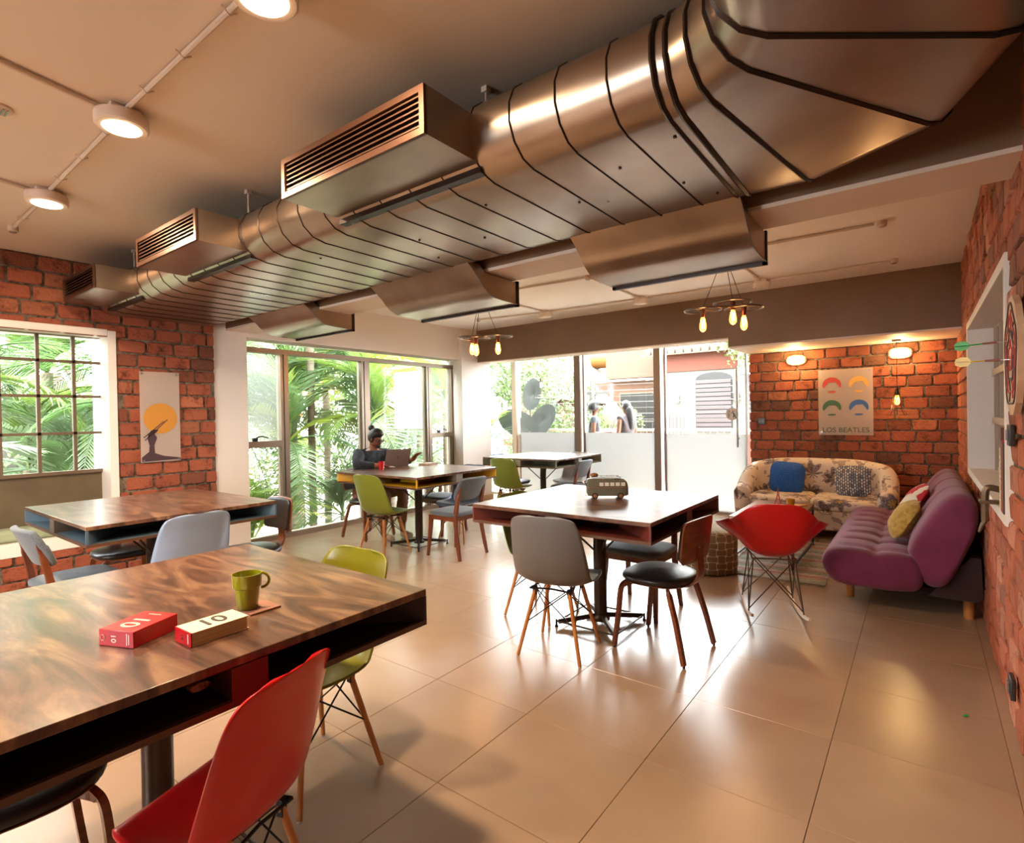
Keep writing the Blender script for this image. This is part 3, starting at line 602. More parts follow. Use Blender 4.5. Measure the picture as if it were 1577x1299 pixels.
def make_ply():
    t = thing('plywood_chair', '', 'chair')
    superell(.43, .41, .415, .455, e=2.6, taper=.12).build('seat_cushion', M['black_leather'], t, 'all')
    superell(.40, .39, .403, .414, e=2.6, dome=0, taper=.12).build('seat_pan', M['ply'], t, True)
    for sx in (1, -1):
        MB().tube(bez([(sx*.07, .10, .395), (sx*.14, .13, .395), (sx*.175, .15, .385), (sx*.188, .165, .35), (sx*.195, .18, .2), (sx*.205, .205, .012)], 5), .014, 4, ref=(0, 1, 0), b=.024).build('leg', M['ply'], t)
        MB().tube(bez([(sx*.07, -.08, .395), (sx*.13, -.11, .395), (sx*.16, -.13, .385), (sx*.17, -.145, .35), (sx*.185, -.19, .2), (sx*.20, -.235, .012)], 5), .014, 4, ref=(0, 1, 0), b=.024).build('leg', M['ply'], t)
        for y in (.205, -.235): MB().cyl((sx*(.205 if y > 0 else .2), y, 0), (sx*(.205 if y > 0 else .2), y, .014), .008, n=8).build('glide', M['rubber'], t)
    MB().tube(bez([(0, .05, .397), (0, -.08, .393), (0, -.19, .405), (0, -.245, .47), (0, -.243, .58), (0, -.25, .68)], 6), .008, 4, ref=(0, 1, .02), b=.058).build('back_support', M['ply'], t)
    def bk(off, hw, z0, z1):
        def f(u, v):
            s = (u-.5)*2; q = (v-.5)*2; e = (1-abs(q)**4)**.25 if abs(q) < 1 else 0
            x = s*hw*(.86+.14*e); return (x, -.243+off+.55*x*x*1.3-.03*(v-.3)+.0, z0+(z1-z0)*v*(1-.04*s*s))
        return f
    for nm, off, hw, z0, z1, m, th in (('backrest', -.003, .19, .555, .805, M['ply'], .011), ('back_pad', .012, .18, .565, .797, M['black_leather'], .02)):
        o = MB().grid(bk(off, hw, z0, z1), 16, 10).build(nm, m, t, True); md = o.modifiers.new('thick', 'SOLIDIFY'); md.thickness = th; md.offset = 0
        b = o.modifiers.new('bevel', 'BEVEL'); b.width = .003; b.segments = 2
    for sx in (1, -1): MB().cyl((sx*.03, -.262, .64), (sx*.03, -.254, .64), .006, n=8).build('bolt', M['steel'], t)
    return t
def make_fab():
    t = thing('upholstered_chair', '', 'chair')
    superell(.45, .42, .42, .462, e=4.5).build('seat_pad', M['grey_fabric'], t, 'all')
    MB().box(-.195, .195, .155, .175, .375, .42).box(-.195, .195, -.175, -.155, .375, .42).box(-.2, -.18, -.155, .155, .375, .42).box(.18, .2, -.155, .155, .375, .42).build('seat_frame', M['teak'], t)
    for sx in (1, -1):
        MB().tube([(sx*.185, .165, .42), (sx*.19, .17, .3), (sx*.205, .20, 0)], [.026, .023, .016], 4, ref=(0, 1, 0)).build('front_leg', M['teak'], t)
        MB().tube(bez([(sx*.205, -.235, 0), (sx*.19, -.18, .3), (sx*.185, -.175, .45), (sx*.178, -.205, .62), (sx*.172, -.235, .74)], 5), [.017]*2+[.02]*4+[.024]*6+[.022]*4+[.016]*5, 4, ref=(0, 1, 0)).build('back_post', M['teak'], t)
    def bk(u, v):
        s = (u-.5)*2; q = (v-.5)*2; hw = .205*(1-.10*abs(q)**3); x = s*hw
        return (x, -.195-.10*(v-.1)+.9*x*x, .575+.225*v-.008*abs(s)**4*(1 if q > 0 else -1))
    o = MB().grid(bk, 18, 10).build('backrest', M['grey_fabric'], t, True); md = o.modifiers.new('thick', 'SOLIDIFY'); md.thickness = .034; md.offset = 0
    b = o.modifiers.new('bevel', 'BEVEL'); b.width = .012; b.segments = 3
    return t
used = {}
def chair(kind, x, y, head, label, group, color=None):
    key = kind
    if key not in CH: CH[key] = {'shell': lambda: make_dsw(M['red']), 'ply': make_ply, 'fab': make_fab}[kind](); first = True
    else: first = False
    if first:
        r = CH[key]; r.location = (x, y, 0); r.rotation_euler = (0, 0, radians(head-90)); r['label'] = label; r['group'] = group
        if color and kind == 'shell':
            for c in r.children:
                if c.name.startswith('shell'): c.data.materials.clear(); c.data.materials.append(M[color])
        return r
    return dup(CH[key], (x, y, 0), head-90, label, group, {'shell': M[color]} if color else None)
G = ['chairs at the foreground table', 'chairs at the table by the left window', 'chairs at the centre table', 'chairs at the yellow cubby table', 'chairs at the table by the frosted glass']
chair('shell', -1.455, .665, 199, 'glossy red shell chair in the left foreground with its back to the camera', G[0], 'red').scale = (.86, .86, .94)
chair('shell', -1.94, 1.22, 272, 'olive green shell chair on the far side of the foreground table', G[0], 'olive')
chair('ply', -1.99, .34, 88, 'plywood chair with black leather seat cut off by the bottom left corner', G[0])
chair('shell', -3.80, 1.49, 182, 'light blue shell chair behind the foreground table', G[1], 'lightblue')
chair('fab', -4.22, 1.06, 92, 'grey upholstered wooden chair nearest the left window seat', G[1])
chair('ply', -4.86, 1.52, 0, 'plywood chair with black seat against the left brick wall', G[1])
chair('ply', -4.02, 2.05, 268, 'plywood chair on the far side of the blue-grey cubby table', G[1])
chair('shell', -1.75, 2.755, 101, 'grey shell chair at the near side of the centre table', G[2], 'grey')
chair('shell', -2.17, 3.19, 0, 'lime green shell chair hidden behind the grey shell chair', G[2], 'lime')
chair('ply', -1.27, 3.15, 174, 'walnut plywood chair with black leather seat at the right of the centre table', G[2])
chair('fab', -1.63, 3.66, 268, 'grey upholstered chair tucked in on the far side of the centre table', G[2])
chair('shell', -4.49, 3.71, 93, 'lime green shell chair in front of the seated man', G[3], 'lime')
chair('ply', -5.27, 4.12, 0, 'plywood chair the man is sitting on', G[3])
chair('fab', -3.83, 4.09, 180, 'grey upholstered chair with dark wood posts at the right of the yellow cubby table', G[3])
chair('shell', -4.22, 4.60, 272, 'blue-grey shell chair on the far side of the yellow cubby table', G[3], 'bluegrey')
chair('fab', -4.72, 4.78, 270, 'grey upholstered chair of which only the back top shows past the yellow cubby table', G[3])
chair('shell', -4.53, 5.98, 92, 'lime green shell chair at the near side of the far table', G[4], 'lime')
chair('shell', -4.88, 6.42, 0, 'light blue shell chair at the left of the far table', G[4], 'lightblue')
chair('shell', -4.18, 6.98, 270, 'white shell chair on the far side of the far table', G[4], 'whitep')
chair('fab', -3.85, 6.38, 182, 'grey upholstered chair at the right of the far table', G[4])

# rocking armchair
RT = [(.27, .395, .12, .02, .0, .0), (.268, .42, .19, .03, .0, .0), (.24, .435, .245, .06, .0, .0), (.17, .43, .275, .14, -.005, .05), (.08, .415, .285, .20, .0, .065), (-.02, .405, .29, .235, .01, .07), (-.10, .41, .29, .24, .04, .055), (-.165, .45, .285, .215, .07, .03), (-.205, .53, .278, .145, .09, .0), (-.232, .61, .265, .07, .08, .0), (-.255, .69, .24, .012, .06, .0), (-.272, .75, .20, -.012, .04, .0), (-.282, .785, .15, -.012, .025, .0), (-.285, .795, .08, -.006, .012, .0)]
def rarf(u, v):
    y, z, w, rz_, fy, fl_ = interp(RT, v); s = (u-.5)*2; a = abs(s); x = w*s; e = a**3
    fl2 = max(0, a-.72)/.28
    return (x+math.copysign(fl_*fl2, s), y+fy*e, z+rz_*a**2.6*(1-.06*fl2)+ (.0 if fl_ == 0 else .02*fl2*(1-fl2)))
t = thing('rocking_armchair', 'red plastic rocking armchair on wire legs and pale wooden runners', 'chair', (-.86, 4.13, .0), 111-90)
o = MB().grid(rarf, 36, 44).build('shell', M['red'], t, 'all'); md = o.modifiers.new('thick', 'SOLIDIFY'); md.thickness = .009; md.offset = 0
M['maple'] = mat('maple_wood', 'D8B48C', .4)
for sx in (1, -1):
    pts = [(sx*.17, y, .018+.9*max(0, abs(y-.0)-.0)**2*.55) for y in [-.34+k*.68/16 for k in range(17)]]
    MB().tube(pts, .013, 4, ref=(0, 0, 1), b=.011).build('rocker_runner', M['maple'], t)
w = MB()
for sx in (1, -1):
    for y0, y1 in ((.12, .17), (-.12, -.17)):
        w.cyl((sx*.13, y0, .395), (sx*.17, y1, .045), .005, n=6)
        w.cyl((-sx*.13, y0, .395), (sx*.17, y1, .06), .004, n=6)
    w.cyl((sx*.13, .12, .395), (sx*.17, -.17, .05), .004, n=6).cyl((sx*.13, -.12, .395), (sx*.17, .17, .05), .004, n=6)
    w.tube([(sx*.14, .14, .40), (sx*.13, 0, .398), (sx*.14, -.14, .40)], .006, 6).tube([(.14, sx*.14, .4), (-.14, sx*.14, .4)], .006, 6)
w.build('wire_base', mat('chrome_wire', '7A726C', .25, .9), t, True)

# ------------------------------------------------------------------ things on the tables
def local(cx, cy, rz, z):
    a = radians(rz); return lambda x, y, w=0: (cx+x*cos(a)-y*sin(a), cy+x*sin(a)+y*cos(a), z+w)
def obox(mb, L, x0, x1, y0, y1, z0, z1):
    v = [L(x, y, z) for x in (x0, x1) for y in (y0, y1) for z in (z0, z1)]
    return mb.add(v, [(0, 1, 3, 2), (4, 6, 7, 5), (0, 4, 5, 1), (2, 3, 7, 6), (0, 2, 6, 4), (1, 5, 7, 3)])
TZ = .8355
M['bookred'] = mat('book_red', 'C8161E', .35, noise=(9, 'B01018', .4, .7)); M['paper'] = mat('page_edges', 'E2CBA4', .8, noise=(4, 'C9AE86', .4, .6, (1, 1, 160))); M['cream'] = mat('cream_cover', 'EBD2B4', .55)
M['ink'] = mat('dark_ink', '3A2F28', .6); M['pink'] = mat('silver_print', 'E0B8A8', .4); M['whiteink'] = mat('white_ink', 'F0DCD0', .5)
# slipcase: corners seen at (-1.68,.46), (-1.58,.51), (-1.60,.63)
t = thing('book_slipcase', 'red slipcase with big pale number lying left of the cream book', 'book', (-1.655, .545, TZ), 0)
L = local(0, 0, 23, 0)
obox(MB(), L, -.055, .055, -.066, .066, 0, .042).build('case', M['bookred'], t, bevel=.0015)
def put_text(txt, size, L, z, m, parent, ox=0, oy=0, rot=0, sx=1, name='lettering'):
    a = radians(rot)
    return text_mb(txt, size, lambda x, y, w: L(ox+(x*sx)*cos(a)-y*sin(a), oy+(x*sx)*sin(a)+y*cos(a), z+w)).build(name, m, parent)
put_text('10', .072, L, .0428, M['pink'], t, 0, -.012, -90, .95, 'number_print'); obox(MB(), L, -.02, .02, .045, .049, .0422, .0428).build('print_line', M['pink'], t)
def side_text(txt, size, L, y, m, parent, ox, oz, rot=0, name='lettering'):
    a = radians(rot); return text_mb(txt, size, lambda x, w, d: L(ox+x*cos(a)-w*sin(a), y-d, oz+x*sin(a)+w*cos(a))).build(name, m, parent)
side_text('10', .022, L, -.0665, M['whiteink'], t, -.008, .021, -90); obox(MB(), L, .033, .0355, -.0668, -.0662, .006, .036).build('print_line', M['whiteink'], t); obox(MB(), L, .0395, .042, -.0668, -.0662, .008, .034).build('print_line', M['whiteink'], t)
MB().tube([L(-.042+.007*cos(a*pi/8), -.0668, .021+.007*sin(a*pi/8)) for a in range(16)], .0009, 5, closed=True).build('round_emblem', M['whiteink'], t)

t = thing('number_book', 'cream hardback marked 10 with red spine in front of the green mug', 'book', (-1.508, .665, TZ), 0)
L = local(0, 0, 2, 0)
obox(MB(), L, -.043, .043, -.072, .074, .0, .003).build('back_cover', M['cream'], t); obox(MB(), L, -.043, .043, -.072, .074, .033, .036).build('front_cover', M['cream'], t)
obox(MB(), L, -.043, .043, -.075, -.072, 0, .036).build('spine', M['bookred'], t); obox(MB(), L, -.040, .040, -.071, .071, .003, .033).build('pages', M['paper'], t)
put_text('10', .075, L, .0366, M['ink'], t, 0, .0, 90, .95, 'number_print'); side_text('10', .015, L, -.0754, M['ink'], t, -.004, .018, -90); obox(MB(), L, .026, .030, -.0756, -.0752, .006, .031).build('print_line', M['whiteink'], t)
M['mugolive'] = mat('olive_glaze', '8E8C14', .12, coat=.6); M['mugred'] = mat('red_glaze', 'C0151C', .2, coat=.5); M['mugamber'] = mat('amber_glaze', 'C88A1C', .15, coat=.5)
def mug(nm, label, x, y, z, h, r, m, ang, step=True):
    t = thing(nm, label, 'mug', (x, y, z)); k = h/.1
    p = [(.001, .004), (r*.62, .004), (r*.66, 0), (r*.70, .002), (r*.80, .052*k), (r*.83, .060*k), (r*.95, .064*k), (r, .1*k), (r*.93, .1*k), (r*.88, .064*k), (r*.7, .05*k), (r*.6, .012), (.001, .011)] if step else [(.001, .004), (r*.7, .004), (r*.75, 0), (r, h), (r*.92, h), (r*.68, .01), (.001, .01)]
    MB().lathe(p, 32, cap=False).build('cup', m, t, True); a = radians(ang or 0)
    if ang is not None: MB().tube([((r*.94+.022*sin(q))*cos(a), (r*.94+.022*sin(q))*sin(a), h*.78-.022*cos(q)) for q in [k*pi/10 for k in range(11)]], .0042, 8).build('handle', m, t, True)
    return t
tag(MB().cbox((-1.60, .835, TZ+.003), (.095, .095, .006)).build('coaster', mat('coaster_pink', '9A6A58', .6), None, bevel=.001), 'thin square coaster under the green mug', 'coaster')
mug('mug', 'olive green stepped mug standing on a coaster', -1.615, .812, TZ+.0065, .103, .042, M['mugolive'], 50)
mug('mug', 'small red mug beside the man with the laptop', -4.80, 3.94, TZ, .088, .036, M['mugred'], None, False)
# toy van
t = thing('toy_van', 'grey-green toy camper van with roof rack on the centre table', 'toy', (-1.715, 3.33, TZ), 33-0)
vm = mat('van_paint', '5F5B4B', .35, coat=.2); vt = mat('van_trim', '8A5A34', .5); 
body = MB(); Lh, Wh = .135, .055
def vsec(x, w, zb, zm, zt):
    return [(x, -w, zb), (x, w, zb), (x, w*1.03, zm*.55), (x, w, zm), (x, w*.88, zt-.012), (x, w*.6, zt), (x, -w*.6, zt), (x, -w*.88, zt-.012), (x, -w, zm), (x, -w*1.03, zm*.55)]
ss = [vsec(-.138, .04, .035, .07, .115), vsec(-.132, .052, .022, .072, .128), vsec(-.115, .056, .02, .074, .133), vsec(.08, .056, .02, .074, .135), vsec(.112, .055, .02, .072, .130), vsec(.130, .05, .022, .066, .112), vsec(.138, .042, .03, .06, .085)]
tubeloft(ss, body, True).build('van_body', vm, t, True)
MB().tube([(-.139, -.0, .077), (-.133, -.055, .077), (.125, -.058, .077), (.14, 0, .072), (.125, .058, .077), (-.133, .055, .077)], .0022, 5, closed=True).build('waist_trim', vt, t)
gl = mat('van_window', 'D8D2C4', .1, spec=.8); dk = mat('van_dark', '2A221A', .4)
for sy in (-1, 1):
    for k in range(5):
        x = -.055+k*.036; MB().box(x, x+.027, sy*.0535-.002, sy*.0535+.002, .087, .110).build('side_window', gl, t)
    for x in (-.085, .085):
        w = MB().cyl((x, sy*.038, .021), (x, sy*.058, .021), .021, n=20).build('wheel', M['rubber'], t, True); MB().cyl((x, sy*.058, .021), (x, sy*.061, .021), .013, n=16).build('hub_cap', vt, w, True)
MB().box(-.1425, -.137, -.028, .028, .085, .108).build('rear_window', dk, t); MB().box(.128, .131, -.03, -.003, .085, .106).build('windscreen', gl, t); MB().box(.128, .131, .003, .03, .085, .106).build('windscreen', gl, t)
MB().tube([(-.142, -.05, .026), (-.15, -.03, .024), (-.15, .03, .024), (-.142, .05, .026)], .003, 6).build('rear_bumper', M['steel'], t); MB().tube([(.14, -.05, .026), (.147, 0, .024), (.14, .05, .026)], .003, 6).build('front_bumper', M['steel'], t)
rk = MB().tube([(-.11, -.045, .146), (.09, -.045, .146), (.09, .045, .146), (-.11, .045, .146)], .002, 5, closed=True)
for k in range(9): rk.cyl((-.1+k*.023, -.045, .145), (-.1+k*.023, .045, .145), .0016, n=5)
for x in (-.1, -.03, .04, .085):
    for sy in (-1, 1): rk.cyl((x, sy*.045, .128), (x, sy*.045, .146), .0016, n=5)
rk.build('roof_rack', M['steel'], t)
MB().sphere((-.085, 0, .155), .02, 12, 8, (1.4, 1, .8)).build('luggage_roll', mat('luggage', '8A5A30', .7, bump=(40, .5)), t, True)
# laptop, mouse, notebook
LA = math.degrees(math.atan2(.97, .25)); L = local(-4.93, 4.27, LA, TZ)
t = thing('laptop', 'open silver laptop with its lid back to the camera', 'laptop', (0, 0, 0)); al = mat('laptop_silver', '9C8F8C', .3, .6)
obox(MB(), L, -.155, .155, .0, .215, 0, .012).build('base', al, t, bevel=.002)
def lidL(x, y, w=0): p = L(x, -.0-.07*(y/.205), .012+.195*(y/.205)); q = Vector(L(0, -1, 0))-Vector(L(0, 0, 0)); return tuple(Vector(p)+q*w)
lid = MB(); v = [lidL(x, y, w) for x in (-.155, .155) for y in (0, .205) for w in (0, .006)]; lid.add(v, [(0, 1, 3, 2), (4, 6, 7, 5), (0, 4, 5, 1), (2, 3, 7, 6), (0, 2, 6, 4), (1, 5, 7, 3)]); ld = lid.build('lid', al, t)
MB().tube([lidL(.016*cos(a*pi/10), .10+.016*sin(a*pi/10), .0065) for a in range(20)], .0012, 5, closed=True).build('round_logo', M['dark_steel'], ld)
text_mb('hp', .022, lambda x, y, w: lidL(x, .101+y, .0068)).build('logo_letters', M['dark_steel'], ld)
o = MB().sphere((-4.80, 4.09, TZ+.012), .03, 14, 8, (1.5, .9, .5)).build('computer_mouse', mat('mouse_grey', '8A8684', .35), None, True); tag(o, 'grey computer mouse under the man\'s hand', 'mouse')
t = thing('notebook', 'closed brown notebook lying behind the laptop', 'notebook', (-4.76, 4.62, TZ), 15); MB().box(-.075, .075, -.1, .1, 0, .004).box(-.075, .075, -.1, .1, .018, .021).box(.072, .075, -.1, .1, .004, .018).build('cover', mat('notebook_cover', '8A6248', .5), t); MB().box(-.072, .072, -.096, .096, .004, .018).build('pages', M['paper'], t)
# books tucked into the cubby of the foreground table
bk_ = [('5A1A1A', .62), ('D8C8B0', .655), ('A02A1C', .685)]
for c, y in bk_[:]:
    pass
t = thing('magazine', 'rolled magazine pushed into the cubby of the foreground table', 'magazine', (-1.40, .585, .737)); MB().tube([(0, 0, .022), (-.1, 0, .022), (-.16, 0, .022)], .010, 8, b=.026).build('pages', mat('magazine_print', 'B8A08C', .6, noise=(40, '7A2A20', .45, .55)), t, True)
# adapter on floor under the centre table
t = thing('power_adapter', 'small white box on the floor under the centre table', 'adapter', (-1.83, 3.33, .001), 20); MB().box(-.05, .05, -.03, .03, 0, .025).build('case', M['lampwhite'], t, bevel=.004); MB().tube(bez([(.05, 0, .01), (.08, .03, .01), (.07, .08, .01), (.0, .1, .04)], 5), .004, 6).build('lead', M['rubber'], t, True)

# ------------------------------------------------------------------ lounge
def floral():
    m = mat('floral_fabric', 'D9C7B4', .85, bump=(200, .3, .002)); nt, p = nodes(m); t = nt.nodes.new('ShaderNodeTexCoord')
    vo = nt.nodes.new('ShaderNodeTexVoronoi'); vo.inputs['Scale'].default_value = 3.6; vo.inputs['Randomness'].default_value = .8
    # petals: angle round each cell centre modulates the radius
    sb = nt.nodes.new('ShaderNodeVectorMath'); sb.operation = 'SUBTRACT'; nt.links.new(t.outputs['Object'], vo.inputs['Vector'])
    nt.links.new(t.outputs['Object'], sb.inputs[0]); nt.links.new(vo.outputs['Position'], sb.inputs[1])
    sp = nt.nodes.new('ShaderNodeSeparateXYZ'); nt.links.new(sb.outputs[0], sp.inputs[0])
    ys_ = nt.nodes.new('ShaderNodeMath'); ys_.operation = 'ADD'; nt.links.new(sp.outputs['Y'], ys_.inputs[0]); nt.links.new(sp.outputs['Z'], ys_.inputs[1])
    at = nt.nodes.new('ShaderNodeMath'); at.operation = 'ARCTAN2'; nt.links.new(sp.outputs['X'], at.inputs[0]); nt.links.new(ys_.outputs[0], at.inputs[1])
    k = nt.nodes.new('ShaderNodeMath'); k.operation = 'MULTIPLY'; k.inputs[1].default_value = 8; nt.links.new(at.outputs[0], k.inputs[0])
    sn = nt.nodes.new('ShaderNodeMath'); sn.operation = 'SINE'; nt.links.new(k.outputs[0], sn.inputs[0])
    ma = nt.nodes.new('ShaderNodeMath'); ma.operation = 'MULTIPLY_ADD'; ma.inputs[1].default_value = .09; ma.inputs[2].default_value = .0; nt.links.new(sn.outputs[0], ma.inputs[0])
    d = nt.nodes.new('ShaderNodeMath'); d.operation = 'ADD'; nt.links.new(vo.outputs['Distance'], d.inputs[0]); nt.links.new(ma.outputs[0], d.inputs[1])
    r = nt.nodes.new('ShaderNodeValToRGB'); e = r.color_ramp.elements; r.color_ramp.interpolation = 'CONSTANT'
    e[0].position = 0; e[0].color = srgb('C9A23A'); e[1].position = .10; e[1].color = srgb('5E5052')
    for q, c in ((.17, '8A7A78'), (.25, '5E5052'), (.30, '9C8C88'), (.36, '665858'), (.385, 'D9C7B4')): k2 = e.new(q); k2.color = srgb(c)
    nt.links.new(d.outputs[0], r.inputs['Fac'])
    n = nt.nodes.new('ShaderNodeTexNoise'); n.inputs['Scale'].default_value = 11; n.inputs['Detail'].default_value = 3; nt.links.new(t.outputs['Object'], n.inputs['Vector'])
    r2 = nt.nodes.new('ShaderNodeValToRGB'); f = r2.color_ramp.elements; f[0].position = .56; f[0].color = (1, 1, 1, 1); f[1].position = .60; f[1].color = (.42, .36, .36, 1); z = f.new(.66); z.color = (.62, .55, .54, 1)
    nt.links.new(n.outputs['Fac'], r2.inputs['Fac']); mx = nt.nodes.new('ShaderNodeMix'); mx.data_type = 'RGBA'; mx.blend_type = 'MULTIPLY'; mx.inputs[0].default_value = 1
    nt.links.new(r.outputs['Color'], mx.inputs[6]); nt.links.new(r2.outputs['Color'], mx.inputs[7]); nt.links.new(mx.outputs[2], p.inputs['Base Color']); return m
M['floral'] = floral()
t = thing('floral_sofa', 'two-seat cream sofa with a grey flower pattern and curved back by the brick wall', 'sofa', (-1.02, 7.12, 0)); C0 = (-1.02, 7.12)
path = bez([(-.69, -.40), (-.72, -.1), (-.66, .22), (-.40, .42), (0, .47), (.40, .42), (.68, .22), (.74, -.1), (.72, -.40)], 6); n = len(path)
secs = []
for i, p in enumerate(path):
    s_ = i/(n-1); a = abs(s_-.5)*2; hz = .50+.31*(1-a**3.2)**1.0 if a < 1 else .5; hz = .56 + (.82-.56)*max(0, 1-(a/.80)**3.5) if a < .8 else .56-.03*(a-.8)/.2
    q = path[min(i+1, n-1)]-path[max(i-1, 0)]; q.z = 0; q.normalize(); nn = Vector((q.y, -q.x, 0)); ring = []
    th = .075
    for (o_, z_) in ((-.8, .16), (-1, .3), (-1.1, hz-.06), (-.7, hz-.01), (0, hz), (.8, hz-.02), (1.2, hz-.08), (1, .35), (.8, .16)):
        lean = .10*max(0, (hz-.5))/.3*(z_-.16)
        ring.append(Vector((p.x, p.y, 0))+nn*(o_*th)+Vector((-p.x*.0, lean*.4, z_)))
    secs.append(ring)
tubeloft(secs, None, True).build('back_and_arms', M['floral'], t, 'all')
def cushion_box(x0, x1, y0, y1, z0, z1, puff=.02):
    def f(u, v):
        # closed superellipsoid
        a = 2*pi*u; b = pi*(v-.5); c = lambda x, e: math.copysign(abs(x)**e, x)
        X = c(cos(b), .28)*c(cos(a), .28); Y = c(cos(b), .28)*c(sin(a), .28); Z = c(sin(b), .5)
        Z2 = Z*(1+puff*8*(1-X*X)*(1-Y*Y)*.3)
        return ((x0+x1)/2+X*(x1-x0)/2, (y0+y1)/2+Y*(y1-y0)/2, (z0+z1)/2+Z2*(z1-z0)/2)
    return MB().grid(f, 40, 20, True)
for x0, x1 in ((-.66, .0), (.0, .66)): cushion_box(x0, x1, -.40, .36, .30, .435).build('seat_cushion', M['floral'], t, 'all')
MB().box(-.68, .68, -.385, .40, .10, .31).build('base', M['floral'], t, bevel=.02)
for x in (-.6, .6):
    for y in (-.33, .33): MB().cyl((x, y, 0), (x, y, .10), .02, .025).build('leg', M['teak'], t, True)
def pillow(nm, label, loc, size, m, rot, th=.13, e=.55):
    def f(u, v):
        a = 2*pi*u; b = pi*(v-.5); c = lambda x, q: math.copysign(abs(x)**q, x)
        X = c(cos(b), .5)*c(cos(a), e); Z = c(cos(b), .5)*c(sin(a), e); r = max(abs(X), abs(Z)); Y = sin(b)*(1-.82*r**3)*(1-.25*(X*X+Z*Z)*.5)
        k = 1-.06*(1-min(abs(X), abs(Z)))
        return (X*k*size/2, Y*th/2, Z*k*size/2)
    o = MB().grid(f, 40, 20, True).build(nm, m, None, 'all'); o.location = loc; o.rotation_euler = [radians(q) for q in rot]; return tag(o, label, 'cushion')
M['bluef'] = mat('blue_weave', '1F62B4', .9, noise=(60, '164E98', .4, .6), bump=(90, .8, .004), sheen=.3)
m = mat('striped_fabric', '2F3D5C', .9); nt, p = nodes(m); tc_ = nt.nodes.new('ShaderNodeTexCoord'); br = nt.nodes.new('ShaderNodeTexBrick'); mp = nt.nodes.new('ShaderNodeMapping'); mp.inputs['Rotation'].default_value = (radians(90), 0, radians(0))
sp = nt.nodes.new('ShaderNodeSeparateXYZ'); cb = nt.nodes.new('ShaderNodeCombineXYZ'); nt.links.new(tc_.outputs['Object'], sp.inputs[0]); nt.links.new(sp.outputs['Z'], cb.inputs['X']); nt.links.new(sp.outputs['X'], cb.inputs['Y']); nt.links.new(cb.outputs[0], br.inputs['Vector'])
br.inputs['Scale'].default_value = 1; br.inputs['Brick Width'].default_value = .035; br.inputs['Row Height'].default_value = .022; br.inputs['Mortar Size'].default_value = .004; br.offset = .4; br.inputs['Color1'].default_value = srgb('2C3A5A'); br.inputs['Color2'].default_value = srgb('D8D0C0'); br.inputs['Mortar'].default_value = srgb('35425E'); br.inputs['Bias'].default_value = .2
nt.links.new(br.outputs['Color'], p.inputs['Base Color']); M['stripef'] = m
pillow('cushion', 'bright blue square cushion on the floral sofa', (-1.31, 7.22, .605), .40, M['bluef'], (-14, 4, 4))
pillow('cushion', 'navy and cream dashed striped cushion on the floral sofa', (-.64, 7.22, .60), .37, M['stripef'], (-14, -3, -4))
# coffee table
t = thing('coffee_table', 'low coffee table with wooden top on a thin dark steel frame', 'table', (-1.18, 5.82, 0)); hx, hy = .275, .56
MB().box(-hx, hx, -hy, hy, .405, .435).build('table_top', mat('coffee_wood', '9A6A42', .3, noise=(3, '7C4E2C', .3, .7, (3, 12, 1)), coat=.2), t, bevel=.002)
for sx in (-1, 1):
    for sy in (-1, 1): MB().cbox((sx*(hx-.012), sy*(hy-.012), .2), (.02, .02, .40)).build('leg', M['dark_steel'], t)
    MB().box(sx*(hx-.012)-.009, sx*(hx-.012)+.009, -hy+.02, hy-.02, .385, .404).box(sx*(hx-.012)-.009, sx*(hx-.012)+.009, -hy+.02, hy-.02, .03, .048).build('side_rail', M['dark_steel'], t)
    MB().box(-hx+.02, hx-.02, sx*(hy-.012)-.009, sx*(hy-.012)+.009, .385, .404).build('end_rail', M['dark_steel'], t)
CT = .4358
mug('mug', 'amber yellow mug on the coffee table', -1.06, 6.0, CT, .09, .04, M['mugamber'], None, False)
t = thing('tower_figurine', 'small red lattice tower figurine on the coffee table', 'figurine', (-1.16, 5.93, CT)); rm = mat('red_metal', 'B83A30', .4)
def tw(z): return .042*(1-z/.19)**1.9+.0022
for sx in (1, -1):
    for sy in (1, -1): MB().tube([(sx*tw(z), sy*tw(z), z) for z in (0, .02, .04, .06, .09, .13, .17, .19)], .0028, 4).build('tower_leg', rm, t)
for z in (.045, .085, .17): q = tw(z)+.003; MB().box(-q, q, -q, q, z, z+.004).build('platform', rm, t)
w = MB()
for a_, b_ in ((0, .02), (.02, .045), (.045, .065), (.065, .085), (.085, .11), (.11, .14)):
    for sx, sy in ((1, 1), (1, -1), (-1, -1), (-1, 1)):
        nx, ny = (sy, -sx); A, B = tw(a_), tw(b_)
        w.cyl((sx*A, sy*A, a_), ((sx if sx == nx else nx)*B, (sy if sy == ny else ny)*B, b_), .0012, n=4)
w.build('lattice', rm, t); MB().cyl((0, 0, .19), (0, 0, .21), .0015, n=5).build('mast', rm, t)
t = thing('open_magazine', 'open magazine with photographs lying on the coffee table', 'magazine', (-1.08, 5.46, CT), 12); pg = mat('white_page', 'E6DDD2', .6)
for sx in (-1, 1):
    MB().grid(lambda u, v: (sx*u*.125, (v-.5)*.30, .001+.016*sin(pi*min(1, u*1.15))*(1-.3*u)), 10, 1).build('page', pg, t, True)
    MB().box(min(0, sx*.125), max(0, sx*.125), -.15, .15, 0, .003).build('page_block', pg, t)
    for q in range(2): MB().box(min(sx*.02, sx*.10), max(sx*.02, sx*.10), -.09+q*.09, -.01+q*.085, .0175, .0182).build('printed_photo', mat('printed_photo', '6A4A42', .5, noise=(45, 'C0A898', .4, .6)), t)
